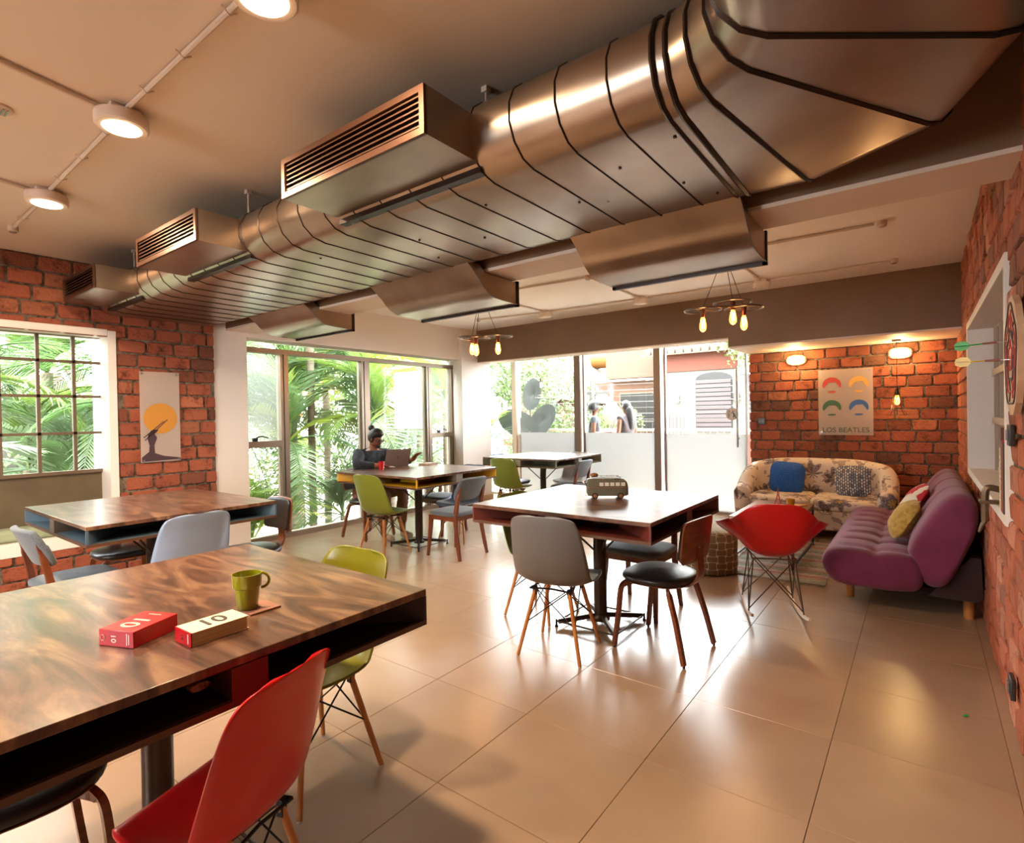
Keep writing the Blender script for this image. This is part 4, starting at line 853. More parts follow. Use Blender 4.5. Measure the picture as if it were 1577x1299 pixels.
t = thing('notepad', 'orange notepad behind the amber mug on the coffee table', 'notepad', (-1.03, 6.16, CT), -25); MB().box(-.05, .05, -.09, .09, 0, .008).build('cover', mat('orange_cover', 'D08A34', .5), t)
# rug with stripes, built as woven strips
t = thing('woven_rug', 'flat woven rug with pale green and red stripes under the coffee table', 'rug', (-1.06, 5.72, .0), 3)
rc = ['A89A86', '8E9A82', 'B0998A', 'A0625A', 'C2B5A2', '7E8A76', '9C8C7A', 'B58A7C', 'C8BCA8', '6A6258']
for k in range(28):
    y = -.80+k*.057; m = M.setdefault('rug%d' % (k % 10), mat('rug_stripe', rc[k % 10], .95, noise=(30, rc[(k*3+1) % 10], .45, .62, (1, 3, 1)), bump=(60, 1, .006)))
    MB().grid(lambda u, v: ((u-.5)*.78+.004*sin(v*9+k), y+v*.0575, .007+.0015*sin(u*40+k)), 12, 2).box(-.39, .39, y+.002, y+.055, .001, .005).build('stripe', m, t)
fr = MB()
for k in range(60):
    x = -.385+k*.0131; fr.tube([(x, -.80, .005), (x+random.uniform(-.012, .012), -.83, .004), (x+random.uniform(-.02, .02), -.855, .003)], .002, 3); fr.tube([(x, .80, .005), (x+random.uniform(-.01, .01), .845, .003)], .002, 3)
fr.build('fringe', M['rug0'], t, kind='stuff')
# pouf with quatrefoil lattice
m = mat('pouf_fabric', '8A7556', .9, bump=(150, .3, .002)); nt, p = nodes(m); tc_ = nt.nodes.new('ShaderNodeTexCoord'); sp = nt.nodes.new('ShaderNodeSeparateXYZ'); nt.links.new(tc_.outputs['Object'], sp.inputs[0])
at = nt.nodes.new('ShaderNodeMath'); at.operation = 'ARCTAN2'; nt.links.new(sp.outputs['Y'], at.inputs[0]); nt.links.new(sp.outputs['X'], at.inputs[1])
def mth(op, a, b=None, c=None):
    k = nt.nodes.new('ShaderNodeMath'); k.operation = op
    for i, q in enumerate((a, b, c)):
        if q is None: continue
        if isinstance(q, (int, float)): k.inputs[i].default_value = q
        else: nt.links.new(q, k.inputs[i])
    return k.outputs[0]
A = mth('SINE', mth('MULTIPLY', at.outputs[0], 9)); B = mth('SINE', mth('MULTIPLY', sp.outputs['Z'], 2*pi/.115)); 
A2 = mth('COSINE', mth('MULTIPLY', at.outputs[0], 18)); B2 = mth('COSINE', mth('MULTIPLY', sp.outputs['Z'], 4*pi/.115))
q = mth('ABSOLUTE', mth('ADD', mth('MULTIPLY', A, B), mth('MULTIPLY', mth('SUBTRACT', A2, B2), .16))); s_ = mth('LESS_THAN', q, .10)
mx = nt.nodes.new('ShaderNodeMix'); mx.data_type = 'RGBA'; mx.inputs[6].default_value = srgb('8A7556'); mx.inputs[7].default_value = srgb('DCCDB4'); nt.links.new(s_, mx.inputs[0]); nt.links.new(mx.outputs[2], p.inputs['Base Color'])
t = thing('pouf', 'round tan pouf with a white trellis pattern beside the coffee table', 'pouf', (-1.52, 4.93, 0)); MB().lathe([(.19, 0), (.215, .015), (.225, .07), (.222, .17), (.225, .30), (.215, .345), (.19, .362), (.10, .37), (.001, .372)], 40).build('pouf_body', m, t, 'all')
for z in (.012, .35): MB().tube([(.217*cos(a*pi/20), .217*sin(a*pi/20), z) for a in range(40)], .004, 6, closed=True).build('piping', m, t, True)
# futon
M['plum'] = mat('plum_fabric', '7C3052', .85, noise=(4, '6A2442', .3, .7), bump=(120, .2, .003), sheen=.15); M['frame_dark'] = mat('dark_frame_fabric', '2C1614', .8)
t = thing('purple_futon', 'plum purple tufted futon sofa against the right brick wall', 'sofa', (0, 0, 0)); Y0, Y1 = 4.42, 6.55
def extr(prof, y0, y1, nm, m, tuft=None, rnd=.10):
    nP = len(prof); cx = sum(p[0] for p in prof)/nP; cz = sum(p[1] for p in prof)/nP
    ys = [y0+rnd*(1-cos(pi/2*k/5)) for k in range(5)]+[y0+rnd+(y1-y0-2*rnd)*k/48 for k in range(49)]+[y1-rnd*(1-cos(pi/2*k/5)) for k in range(4, -1, -1)]
    secs = []
    for y in ys:
        e = min((y-y0)/rnd, (y1-y)/rnd, 1); e = max(e, .0); s_ = 1-.30*(1-sqrt(max(0, 1-(1-e)**2)))
        ring = []
        for x, z in prof:
            X = cx+(x-cx)*s_; Z = cz+(z-cz)*s_
            if tuft: X, Z = tuft(X, y, Z)
            ring.append(Vector((X, y, Z)))
        secs.append(ring)
    return tubeloft(secs, None, True).build(nm, m, t, 'all')
def seat_tuft(x, y, z):
    if z > .33:
        k = (y-Y0-.15)/.27; d = abs(k-round(k)); a = max(0, 1-d/.22)*(1 if .12 < (y-Y0) < (Y1-Y0-.12) else 0); c = max(0, 1-abs(x+.27)/.05)
        z -= .030*a*a*min(1, max(0, (x+.50)/.05))+.02*c
    return x, z
sp_ = [(p.x, p.z) for p in bez([(-.44, 0, .165), (-.53, 0, .19), (-.595, 0, .30), (-.56, 0, .40), (-.45, 0, .435), (-.27, 0, .43), (-.10, 0, .425), (-.02, 0, .38), (.0, 0, .28), (-.04, 0, .19), (-.2, 0, .165)], 5)]
extr(sp_, Y0, Y1, 'seat_cushion', M['plum'], seat_tuft, .09)
bp_ = [(p.x, p.z) for p in bez([(-.09, 0, .44), (-.06, 0, .54), (.05, 0, .74), (.13, 0, .83), (.215, 0, .845), (.275, 0, .78), (.27, 0, .62), (.20, 0, .42), (.12, 0, .25), (.03, 0, .22), (-.04, 0, .29)], 5)]
def back_tuft(x, y, z):
    k = (y-Y0-.55)/.55; d = abs(k-round(k)); a = max(0, 1-d/.06)
    return (x+.022*a if x < .12 and z > .45 else x, z-.018*a if z > .78 else z)
extr(bp_, Y0+.02, Y1-.02, 'back_cushion', M['plum'], back_tuft, .12)
MB().box(-.50, .28, Y0+.22, Y1-.22, .145, .185).build('base_board', M['frame_dark'], t, bevel=.005)
MB().add([(.02, Y0+.12, .155), (.27, Y0+.12, .155), (.30, Y0+.12, .19), (.29, Y0+.12, .44), (.24, Y0+.12, .44), (.02, Y1-.12, .155), (.27, Y1-.12, .155), (.30, Y1-.12, .19), (.29, Y1-.12, .44), (.24, Y1-.12, .44)], [(0, 1, 2, 3, 4), (9, 8, 7, 6, 5), (0, 5, 6, 1), (1, 6, 7, 2), (2, 7, 8, 3), (3, 8, 9, 4), (4, 9, 5, 0)]).build('rear_frame', M['frame_dark'], t)
for x, y in ((-.45, 4.80), (.235, 4.70), (-.45, 6.2), (.235, 6.3)): MB().cyl((x, y, 0), (x, y, .165), .028, .03, 16).build('leg', M['beech'], t, True)
M['yellowf'] = mat('yellow_fabric', 'C2A052', .9, noise=(30, 'A88840', .4, .6), bump=(110, .4, .003)); m = mat('red_white_fabric', 'B01E28', .9, noise=(7, 'D8C8B4', .5, .53)); M['redwhite'] = m
pillow('cushion', 'mustard yellow cushion leaning on the purple futon', (-.115, 4.98, .585), .34, M['yellowf'], (-30, 0, -78), .15, .8)
pillow('cushion', 'red and white embroidered cushion behind the yellow one', (-.075, 5.42, .625), .42, M['redwhite'], (-30, 0, -84), .14)
# wall lights, caged bulb, posters, switch
M['warm'] = mat('lit_glass', 'FFE9B0', .3, emit='FFD98A', es=3)
for x, l in ((-1.28, 'lit oval caged bulkhead lamp on the back brick wall at left'), (-.20, 'lit oval caged bulkhead lamp on the back brick wall at right')):
    t = thing('bulkhead_lamp', l, 'wall lamp', (x, 7.745, 2.05), 0, 'bulkhead lamps')
    superell(.24, .135, 0, .03, e=2.2, dome=0).mesh
    def ov(w, h, y0, y1):
        mb = MB(); r = [];
        for y, s_ in ((y0, 1), ((y0+y1)/2, 1), (y1, .9)):
            r.append([(math.copysign(abs(cos(a))**.7, cos(a))*w/2*s_, y, math.copysign(abs(sin(a))**.8, sin(a))*h/2*s_) for a in [2*pi*k/32 for k in range(32)]])
        return tubeloft([[Vector(p) for p in q] for q in r], mb, True)
    ov(.235, .135, 0, -.03).build('base_plate', M['lampwhite'], t, True); ov(.20, .105, -.03, -.075).build('glass_cover', M['warm'], t, True)
    for dx in (-.05, 0, .05): MB().tube([(dx, -.03, -.062), (dx, -.075, -.055), (dx, -.085, 0), (dx, -.075, .055), (dx, -.03, .062)], .003, 5).build('guard_wire', M['steel'], t)
    MB().tube([(-.115, -.03, 0), (-.10, -.08, 0), (0, -.088, 0), (.10, -.08, 0), (.115, -.03, 0)], .003, 5).build('guard_wire', M['steel'], t)
    point('bulkhead_light', (x, 7.56, 2.05), 7, (1, .66, .28), .06)
def cage_pendant(x, y, z, top, label, s=1, lit=True):
    t = thing('cage_pendant', label, 'pendant lamp', (x, y, z))
    MB().cyl((0, 0, .03), (0, 0, top-z), .003, n=6).build('cord', M['rubber'], t); MB().lathe([(.045, top-z), (.045, top-z-.02), (.001, top-z-.022)], 16).build('ceiling_rose', M['wheel'], t, True)
    MB().lathe([(.012, .04), (.018, .02), (.02, -.03), (.017, -.04)], 14).build('socket', M['dark_steel'], t, True)
    for k in range(8):
        a = k*pi/4; MB().tube([(r*s*cos(a), r*s*sin(a), z_*s) for r, z_ in ((.022, 0), (.034, -.06), (.05, -.16), (.062, -.22), (.095, -.26))], .0026, 5).build('cage_wire', M['dark_steel'], t)
    for r, z_ in ((.034, -.06), (.062, -.22), (.095, -.26)): MB().tube([(r*s*cos(a*pi/12), r*s*sin(a*pi/12), z_*s) for a in range(24)], .0024, 5, closed=True).build('cage_ring', M['dark_steel'], t)
    MB().lathe([(.014, -.035), (.018, -.05), (.028, -.08), (.030, -.11), (.02, -.14), (.001, -.15)], 18, cap=False).build('bulb', M['bulb'] if lit else M['unlit'], t, True)
    if lit: MB().tube([(.01*cos(k*pi/3), .01*sin(k*pi/3), -.06 if k % 2 else -.125) for k in range(7)], .0016, 5).build('filament', M['filament'], t); point('cage_bulb_light', (x, y, z-.18), 1.6, (1, .55, .22), .03)
cage_pendant(-.225, 7.45, 1.60, 2.178, 'lit bulb in a black wire cage hanging in front of the back brick wall')
t = thing('wall_poster', 'clear acrylic poster with four coloured heads above the floral sofa', 'poster', (-.75, 7.728, 1.505))
MB().box(-.285, .285, -.004, .002, -.405, .40).build('acrylic_sheet', M['acrylic'], t)
for x in (-.255, .255):
    for z in (-.37, .37): MB().cyl((x, .03, z), (x, -.010, z), .011, n=12).build('standoff', M['steel'], t, True)
for cx, cz, c in ((-.14, .21, 'B8433C'), (.14, .21, 'D9A950'), (-.14, -.07, '3F6A48'), (.14, -.07, '3A62A0')):
    m = mat('poster_ink', c, .6); g = MB().prism([(cx+.10*cos(a)*(1 if sin(a) > -.3 else .92), cz+.095*sin(a)) for a in [pi*(-.12)+pi*1.24*k/20 for k in range(21)]]+[(cx-.06, cz+.0), (cx-.03, cz+.03), (cx+.04, cz+.035), (cx+.065, cz+.0)], .001, lambda u, v, w: (u, -.0052-w, v)); g.build('printed_hair', m, t)
    MB().prism([(cx+.045*cos(a), cz-.085+.012*sin(a)) for a in [2*pi*k/14 for k in range(14)]], .001, lambda u, v, w: (u, -.0052-w, v)).build('printed_mouth', m, t)
text_mb('LOS BEATLES', .083, lambda x, y, w: (x, -.0052-w, -.345+y), .0006, 1.02).build('lettering', mat('poster_letter', '55604A', .6), t)
t = thing('wall_poster', 'tall acrylic poster with an orange sun and a raised hand on the left brick wall', 'poster', (-5.845, 2.14, 1.455), 90)
MB().box(-.17, .17, -.004, .002, -.43, .43).build('acrylic_sheet', M['acrylic'], t)
for x in (-.15, .15):
    for z in (-.41, .41): MB().cyl((x, .04, z), (x, -.010, z), .010, n=12).build('standoff', M['steel'], t, True)
yy = lambda u, v, w: (u, -.0052-w, v)
MB().prism([(.0+.145*cos(2*pi*k/40), -.015+.145*sin(2*pi*k/40)+.0) for k in range(40)], .001, yy).build('printed_sun', mat('poster_sun', 'C88A34', .6), t)
dk2 = mat('poster_dark', '463038', .6); yy2 = lambda u, v, w: (u, -.0066-w, v)
MB().prism([(-.165, -.42), (.165, -.415), (.165, -.40), (.02, -.375), (-.055, -.345), (-.06, -.27), (-.035, -.20), (-.055, -.16), (-.02, -.125), (-.055, -.12), (-.085, -.13), (-.11, -.17), (-.115, -.21), (-.10, -.27), (-.105, -.33), (-.165, -.38)], .001, yy2).build('printed_hand', dk2, t)
for a_, b_ in (((-.145, -.20), (.03, -.045)), ((-.135, -.225), (.06, -.03))):
    MB().prism([(a_[0], a_[1]), (b_[0], b_[1]), (b_[0]-.005, b_[1]+.006), (a_[0]-.006, a_[1]+.006)], .001, yy2).build('printed_stick', dk2, t)
def switch(loc, rz, label):
    t = thing('wall_switch', label, 'switch', loc, rz); MB().box(-.045, .045, -.018, 0, -.045, .045).build('plate', mat('switch_plate', '2E2C2C', .35), t, bevel=.004)
    for x in (-.016, .016): MB().box(x-.011, x+.011, -.024, -.0185, -.022, .022).build('rocker_key', mat('switch_key', '6A6868', .3), t, bevel=.001)
switch((-1.70, 7.745, 1.28), 0, 'dark switch plate on the back brick wall next to the glass door')
switch((.302, 3.06, 1.285), -90, 'grey switch plate on the right brick wall below the dartboard')
switch((.302, 3.10, .215), -90, 'grey socket plate low on the right brick wall near the floor')
# dartboard and darts
t = thing('dartboard', 'pale wooden dartboard with red and black line art at the right edge', 'dartboard', (.296, 2.86, 1.60), -90)
MB().prism([(.20*cos(2*pi*k/14)*1.0, .235*sin(2*pi*k/14)) for k in range(14)], .02, lambda u, v, w: (u, -w, v)).build('board', mat('board_wood', 'C8A88A', .6, noise=(6, 'B89474', .4, .6)), t)
rd = mat('board_red', 'A83838', .6); bk2 = mat('board_black', '40363A', .6)
for k, (r, m) in enumerate(((.17, bk2), (.13, rd), (.085, bk2), (.045, rd))): MB().tube([((r+.012*sin(5*a))*cos(a), -.021, (r*1.15+.012*sin(5*a))*sin(a)) for a in [2*pi*j/48 for j in range(48)]], .0042, 4, closed=True).build('painted_ring', m, t)
for k in range(10):
    a = 2*pi*k/10; MB().tube([(.09*cos(a), -.021, .1*sin(a)), (.12*cos(a+.25), -.021, .14*sin(a+.25)), (.155*cos(a+.1), -.021, .18*sin(a+.1))], .004, 4).build('painted_stroke', (rd, bk2)[k % 2], t)
def dart(loc, dv, m, label):
    t = thing('dart', label, 'dart', loc); d = Vector(dv).normalized(); s_ = Vector((0, 0, 1)).cross(d).normalized(); u = d.cross(s_); P0 = Vector((0, 0, 0))
    MB().cyl(P0, d*.03, .0012, n=6).build('point', M['steel'], t); MB().cyl(d*.03, d*.075, .0042, n=10).build('barrel', mat('barrel', '8A4A34', .4), t, True); MB().cyl(d*.075, d*.12, .0028, n=8).build('shaft', m, t, True)
    for w in (s_, u, -s_, -u): MB().add([d*.115, d*.13+w*.018, d*.155+w*.020, d*.17+w*.012, d*.172, d*.115+w*.0], [(0, 1, 2, 3, 4)]).build('flight', m, t)
dart((.272, 2.96, 1.668), (-1, .38, -.02), mat('dart_green', '1FA03A', .35), 'green dart stuck in the dartboard'); dart((.272, 2.83, 1.585), (-1, .30, .02), mat('dart_yellow', 'D8B41C', .35), 'yellow dart stuck in the dartboard')
t = thing('dart_tip', 'tiny green dart flight lying on the floor near the right wall', 'dart', (.135, 3.18, .001)); MB().add([(0, 0, 0), (.02, .004, .001), (.016, .018, .006), (.002, .012, .004)], [(0, 1, 2, 3)]).add([(0, 0, 0), (.004, -.01, .008), (.018, -.004, .008)], [(0, 1, 2)]).build('flight', mat('dart_green2', '1FA03A', .35), t)
# books and clamp lamp on the right window sill
for k, (y, w, h, c, l) in enumerate(((3.50, .07, .30, 'E4DCA8', 'tall pale yellow patterned book on the right window sill'), (3.455, .02, .40, '6A3A2A', 'tall brown book next to the pale yellow one on the sill'), (3.42, .03, .34, 'A02A2E', 'red book near the end of the sill'), (3.385, .03, .33, '4A3A34', 'dark book nearest the window edge on the sill'))):
    t = thing('book', l, 'book', (.385, y, .906), 0, 'books on the right window sill'); m = mat('book_cover', c, .6, noise=(60, '9A9A50' if k == 0 else c, .5, .56))
    MB().box(-.09, .09, -w/2, -w/2+.003, 0, h).box(-.09, .09, w/2-.003, w/2, 0, h).box(-.09, -.087, -w/2+.003, w/2-.003, 0, h).build('cover', m, t); MB().box(-.086, .085, -w/2+.003, w/2-.003, .003, h-.004).build('pages', M['paper'], t)
t = thing('metal_bracket', 'bronze metal stand on the edge of the right window sill', 'stand', (.285, 3.72, .905)); bz = mat('bronze', '6A5440', .4, .7)
MB().tube(bez([(.03, 0, .075), (-.02, 0, .08), (-.03, .0, .02), (-.03, 0, -.09)], 5), .016, 8).build('stem', bz, t, True); MB().box(-.055, .06, -.035, .035, .002, .018).build('clamp_plate', bz, t, bevel=.004); MB().tube([(-.03, 0, -.09), (-.045, 0, -.12), (-.055, .0, -.15)], [.012, .009, .006], 8).build('spout', bz, t, True)

# ------------------------------------------------------------------ people
def skin(name, chains, m, parent, levels=2, root=None, smooth_all=True):
    """chains: list of [(pos, r), ...]; a chain whose first point equals a point of an earlier chain is joined to it"""
    V = []; R = []; Eg = []; idx = {}
    for ch in chains:
        prev = None
        for p, r in ch:
            k = tuple(round(c, 4) for c in p)
            if k not in idx: idx[k] = len(V); V.append(p); R.append(r)
            i = idx[k]
            if prev is not None and prev != i: Eg.append((prev, i))
            prev = i
    me = bpy.data.meshes.new(name); me.from_pydata([tuple(p) for p in V], Eg, []); o = bpy.data.objects.new(name, me); COL.objects.link(o); o.parent = parent
    sk = o.modifiers.new('skin', 'SKIN'); sk.use_smooth_shade = True
    sv = me.skin_vertices[0].data
    for i, r in enumerate(R):
        sv[i].radius = (r, r) if not isinstance(r, tuple) else r; sv[i].use_root = (i == 0)
    sb = o.modifiers.new('sub', 'SUBSURF'); sb.levels = levels; sb.render_levels = levels
    dg = bpy.context.evaluated_depsgraph_get(); dg.update(); me2 = bpy.data.meshes.new_from_object(o.evaluated_get(dg))
    o.modifiers.clear(); o.data = me2; me2.materials.clear(); me2.materials.append(m); me2.polygons.foreach_set('use_smooth', [True]*len(me2.polygons)); return o
M['skin_tan'] = mat('skin_tan', '8E5638', .5, noise=(14, '7C4830', .4, .6)); M['skin_light'] = mat('skin_light', '643C28', .5); M['hair'] = mat('black_hair', '14100F', .45, bump=(70, .5)); M['navy'] = mat('dark_shirt', '20242A', .85, noise=(20, '2E3640', .45, .6), bump=(60, .3)); M['khaki'] = mat('khaki_trousers', '8A6440', .85, noise=(8, '765234', .4, .6)); M['shoe'] = mat('canvas_shoe', 'B8A68C', .8)
def V3(*a): return Vector(a)
def fingers(wrist, palm_dir, side, down, curl=.35, s=1.0):
    """wrist, unit palm direction, unit sideways (towards the thumb), unit bend direction"""
    ch = []; P = wrist+palm_dir*.035*s; K = wrist+palm_dir*.075*s
    ch.append([(wrist, .024*s), (P, .030*s), (K, .026*s)])
    for k, (off, ln) in enumerate(((.030, .070), (.011, .080), (-.009, .074), (-.028, .058))):
        b0 = K+side*off*s*.9; b1 = b0+palm_dir*ln*.45*s+down*ln*.12*curl*s; b2 = b1+palm_dir*ln*.32*s+down*ln*.28*curl*2*s; b3 = b2+palm_dir*ln*.15*s+down*ln*.3*curl*2*s
        ch.append([(P, .030*s), (b0, .0105*s), (b1, .0092*s), (b2, .0085*s), (b3, .007*s)])
    t0 = wrist+palm_dir*.03*s+side*.032*s; ch.append([(P, .030*s), (t0, .012*s), (t0+palm_dir*.028*s+side*.018*s+down*.006, .0105*s), (t0+palm_dir*.055*s+side*.02*s+down*.014, .0085*s)])
    return ch
def face_bits(t, c, fwd, side, up, s=1, m_skin=None):
    fwd, side, up = fwd.normalized(), side.normalized(), up.normalized()
    for q in (-1, 1):
        MB().sphere(tuple(c+fwd*.083*s+side*.032*q*s+up*.008*s), .0105*s, 10, 8).build('eye', M['eye'], t, 'all')
        MB().tube([c+fwd*.093*s+side*.016*q*s+up*.028*s, c+fwd*.092*s+side*.034*q*s+up*.034*s, c+fwd*.080*s+side*.052*q*s+up*.027*s], .0035*s, 6).build('eyebrow', M['hair'], t, True)
        MB().sphere(tuple(c+side*.078*q*s-fwd*.002*s-up*.004*s), .020*s, 10, 8, (.8, .45, 1.3)).build('ear', m_skin, t, 'all')
    MB().tube([c+fwd*.088*s-up*.048*s-side*.022*s, c+fwd*.096*s-up*.050*s, c+fwd*.088*s-up*.048*s+side*.022*s], [.004*s, .0062*s, .004*s], 8).build('mouth', M['lip'], t, True)
M['eye'] = mat('eye_dark', '1A1210', .2); M['lip'] = mat('lip', '6A3028', .5)
man = thing('person', 'seated person with hair bun, glasses and dark shirt working on a laptop', 'person', (0, 0, 0))
hip = V3(-5.30, 4.15, .545); sp1 = V3(-5.30, 4.15, .70); ch_ = V3(-5.245, 4.16, .90); nk = V3(-5.215, 4.165, 1.035); hd0 = V3(-5.195, 4.165, 1.09); hc = V3(-5.165, 4.17, 1.165); ht = V3(-5.175, 4.17, 1.225)
fd = V3(.86, .12, -.42).normalized(); sd = V3(-.13, .99, 0).normalized(); upv = sd.cross(fd)*-1; upv = upv if upv.z > 0 else -upv
sR, sL = V3(-5.235, 3.965, .985), V3(-5.205, 4.35, .985); eR, eL = V3(-5.10, 3.84, .875), V3(-4.99, 4.42, .885); wR, wL = V3(-4.915, 3.99, .872), V3(-4.86, 4.46, .90)
kR, kL = V3(-4.86, 4.04, .55), V3(-4.85, 4.30, .55); aR, aL = V3(-4.96, 4.08, .09), V3(-4.90, 4.32, .09)
head = [(nk, .058), (hd0, .060), (hc, (.088, .098)), (ht, .072)]
chin = hc+fd*.045-upv*.075
hR = fingers(wR, V3(.78, .62, -.05).normalized(), V3(-.62, .78, 0), V3(0, 0, -1), .5, 1.0); hL = fingers(wL, V3(.55, .1, .6).normalized(), V3(.1, -1, 0), V3(.9, 0, -.3), .5, 1.0)
skin('body', [[(hip, .13), (sp1, .115), (ch_, .125), (nk, .058)], head, [(hc, (.088, .098)), (chin, .036)], [(hc, (.088, .098)), (hc+fd*.092-upv*.018, .013)],
              [(ch_, .125), (sR, .058), (eR, .043), (wR, .026)], [(ch_, .125), (sL, .058), (eL, .043), (wL, .026)]]+hR[:]+hL[:]+
              [[(hip, .13), (V3(-5.22, 4.06, .535), .082), (kR, .06), (V3(-4.93, 4.06, .33), .055), (aR, .036), (aR+V3(.0, 0, -.035), .035), (aR+V3(.12, .0, -.055), .03)],
               [(hip, .13), (V3(-5.22, 4.25, .535), .082), (kL, .06), (V3(-4.90, 4.31, .33), .055), (aL, .036), (aL+V3(0, 0, -.035), .035), (aL+V3(.12, 0, -.055), .03)]], M['skin_tan'], man)
skin('shirt', [[(hip+V3(0, 0, -.0), .165), (sp1, .145), (ch_, .15), (nk+V3(-.005, 0, -.045), .078)], [(ch_, .15), (sR, .082), (eR, .062), (wR-(wR-eR)*.1, .040)], [(ch_, .15), (sL, .082), (eL, .062), (wL-(wL-eL)*.1, .040)]], M['navy'], man)
skin('trousers', [[(hip+V3(.01, 0, -.03), .145), (V3(-5.18, 4.06, .535), .098), (kR, .082), (V3(-4.93, 4.06, .33), .07), (aR+V3(0, 0, .06), .052)], [(hip+V3(.01, 0, -.03), .145), (V3(-5.18, 4.25, .535), .098), (kL, .082), (V3(-4.90, 4.31, .33), .07), (aL+V3(0, 0, .06), .052)]], M['khaki'], man)
for a_ in (aR, aL): skin('shoe', [[(a_+V3(-.035, 0, -.045), .044), (a_+V3(.04, 0, -.045), .046), (a_+V3(.12, 0, -.052), .040), (a_+V3(.165, 0, -.058), .032)]], M['shoe'], man)
def hair_cap(t, c, f, sd_, u, k=1, low=-.2, puff=0):
    def fn(a, b):
        th, ph = 2*pi*a, pi*b; d = f*(sin(ph)*cos(th))+sd_*(sin(ph)*sin(th))+u*(-cos(ph)); F_, U_ = sin(ph)*cos(th), -cos(ph)
        cut = max(0, min(1, (F_-.10)*3))*max(0, min(1, (.62-U_)*4)); cut = max(cut, max(0, min(1, (low-U_)*4)))
        q = Vector((F_*(.104+puff), sin(ph)*sin(th)*(.088+puff), U_*(.112+puff)))*(1-.35*cut)*k
        return c-f*.010*k+u*.014*k+f*q.x+sd_*q.y+u*q.z
    return MB().grid(fn, 28, 20, True).build('hair', M['hair'], t, 'all')
hb = hair_cap(man, hc, fd, sd, upv, 1, -.55)
MB().sphere(tuple(hc-fd*.118+upv*.085), .038, 16, 12).build('hair_bun', M['hair'], man, 'all')
MB().sphere(tuple(chin+fd*.022+upv*.006), .030, 14, 10, (1, 1, .8)).build('beard', M['hair'], man, 'all')
face_bits(man, hc, fd, sd, upv, 1, M['skin_tan'])
g = MB()
for q in (-1, 1):
    c = hc+fd*.104+sd*.034*q+upv*.004; g.tube([c+sd*.025*cos(a*pi/10)+upv*.020*sin(a*pi/10) for a in range(20)], .0028, 6, closed=True); g.cyl(c+sd*.025*q, hc+sd*.084*q+upv*.012, .0024, n=5)
g.cyl(hc+fd*.106-sd*.009+upv*.008, hc+fd*.106+sd*.009+upv*.008, .0026, n=5); g.build('glasses', M['rubber'], man, True)
def standing(x, y, z0, face, label, hairy, shirt, trousers, arm, longhair):
    t = thing('person', label, 'person', (x, y, z0), face)
    f = V3(0, 1, 0); s_ = V3(1, 0, 0); u = V3(0, 0, 1); P = lambda a, b, c: V3(a, b, c)
    hip, sp, ch2, nk2, h0, hc2, ht2 = P(0, 0, .92), P(0, -.01, 1.08), P(0, 0, 1.28), P(0, 0, 1.42), P(0, .01, 1.47), P(0, .02, 1.55), P(0, .01, 1.61)
    chains = [[(hip, .115), (sp, .10), (ch2, .115), (nk2, .05)], [(nk2, .05), (h0, .054), (hc2, (.078, .09)), (ht2, .065)], [(hc2, (.078, .09)), (P(0, .065, 1.485), .034)], [(hc2, (.078, .09)), (P(0, .115, 1.54), .012)]]
    sl = [[(hip, .135), (sp, .125), (ch2, .135), (nk2-u*.03, .065)]]; 
    for q in (-1, 1):
        sh, el, wr = P(q*.18, 0, 1.35), P(q*.235, -.01, 1.09), P(q*.10, .235, 1.10); chains += [[(ch2, .115), (sh, .05), (el, .038), (wr, .024)]]+fingers(wr, V3(-q*.55, .8, .05).normalized(), V3(-q*.8, -.5, .2).normalized(), V3(0, 0, -1), .6, .95)
        sl.append([(ch2, .135), (sh, .068), (sh+(el-sh)*arm, .058)])
        chains.append([(hip, .115), (P(q*.09, 0, .82), .082), (P(q*.10, .01, .48), .055), (P(q*.10, -.01, .10), .036), (P(q*.10, .10, .035), .03)])
    skin('body', chains, M['skin_light'], t); skin('top', sl, shirt, t)
    skin('trousers', [[(hip, .135), (P(-.095, 0, .80), .095), (P(-.10, .01, .48), .072), (P(-.10, -.01, .12), .055)], [(hip, .135), (P(.095, 0, .80), .095), (P(.10, .01, .48), .072), (P(.10, -.01, .12), .055)]], trousers, t)
    for q in (-1, 1): skin('shoe', [[(P(q*.10, -.03, .042), .04), (P(q*.10, .06, .042), .042), (P(q*.10, .14, .034), .03)]], M['rubber'], t)
    hair_cap(t, hc2, f, s_, u, .95, -.5, .0 if longhair else .03)
    if longhair: skin('long_hair', [[(P(0, -.05, 1.58), .075), (P(0, -.085, 1.44), .078), (P(0, -.105, 1.28), .068), (P(0, -.11, 1.14), .05)]], hairy, t); face_bits(t, hc2, f, s_, u, .93, M['skin_light']); return t
standing(-4.74, 8.75, -.02, -62, 'standing person with dark curly hair in a white t-shirt behind the glass', M['hair'], mat('white_tee', '484C54', .9), mat('jeans', '28303A', .8), .45, False)
standing(-4.20, 8.95, -.02, 75, 'standing person with long dark hair in a dark sleeveless top behind the glass', M['hair'], mat('black_top', '3A3438', .85), mat('dark_skirt', '3A3A42', .8), .12, True)

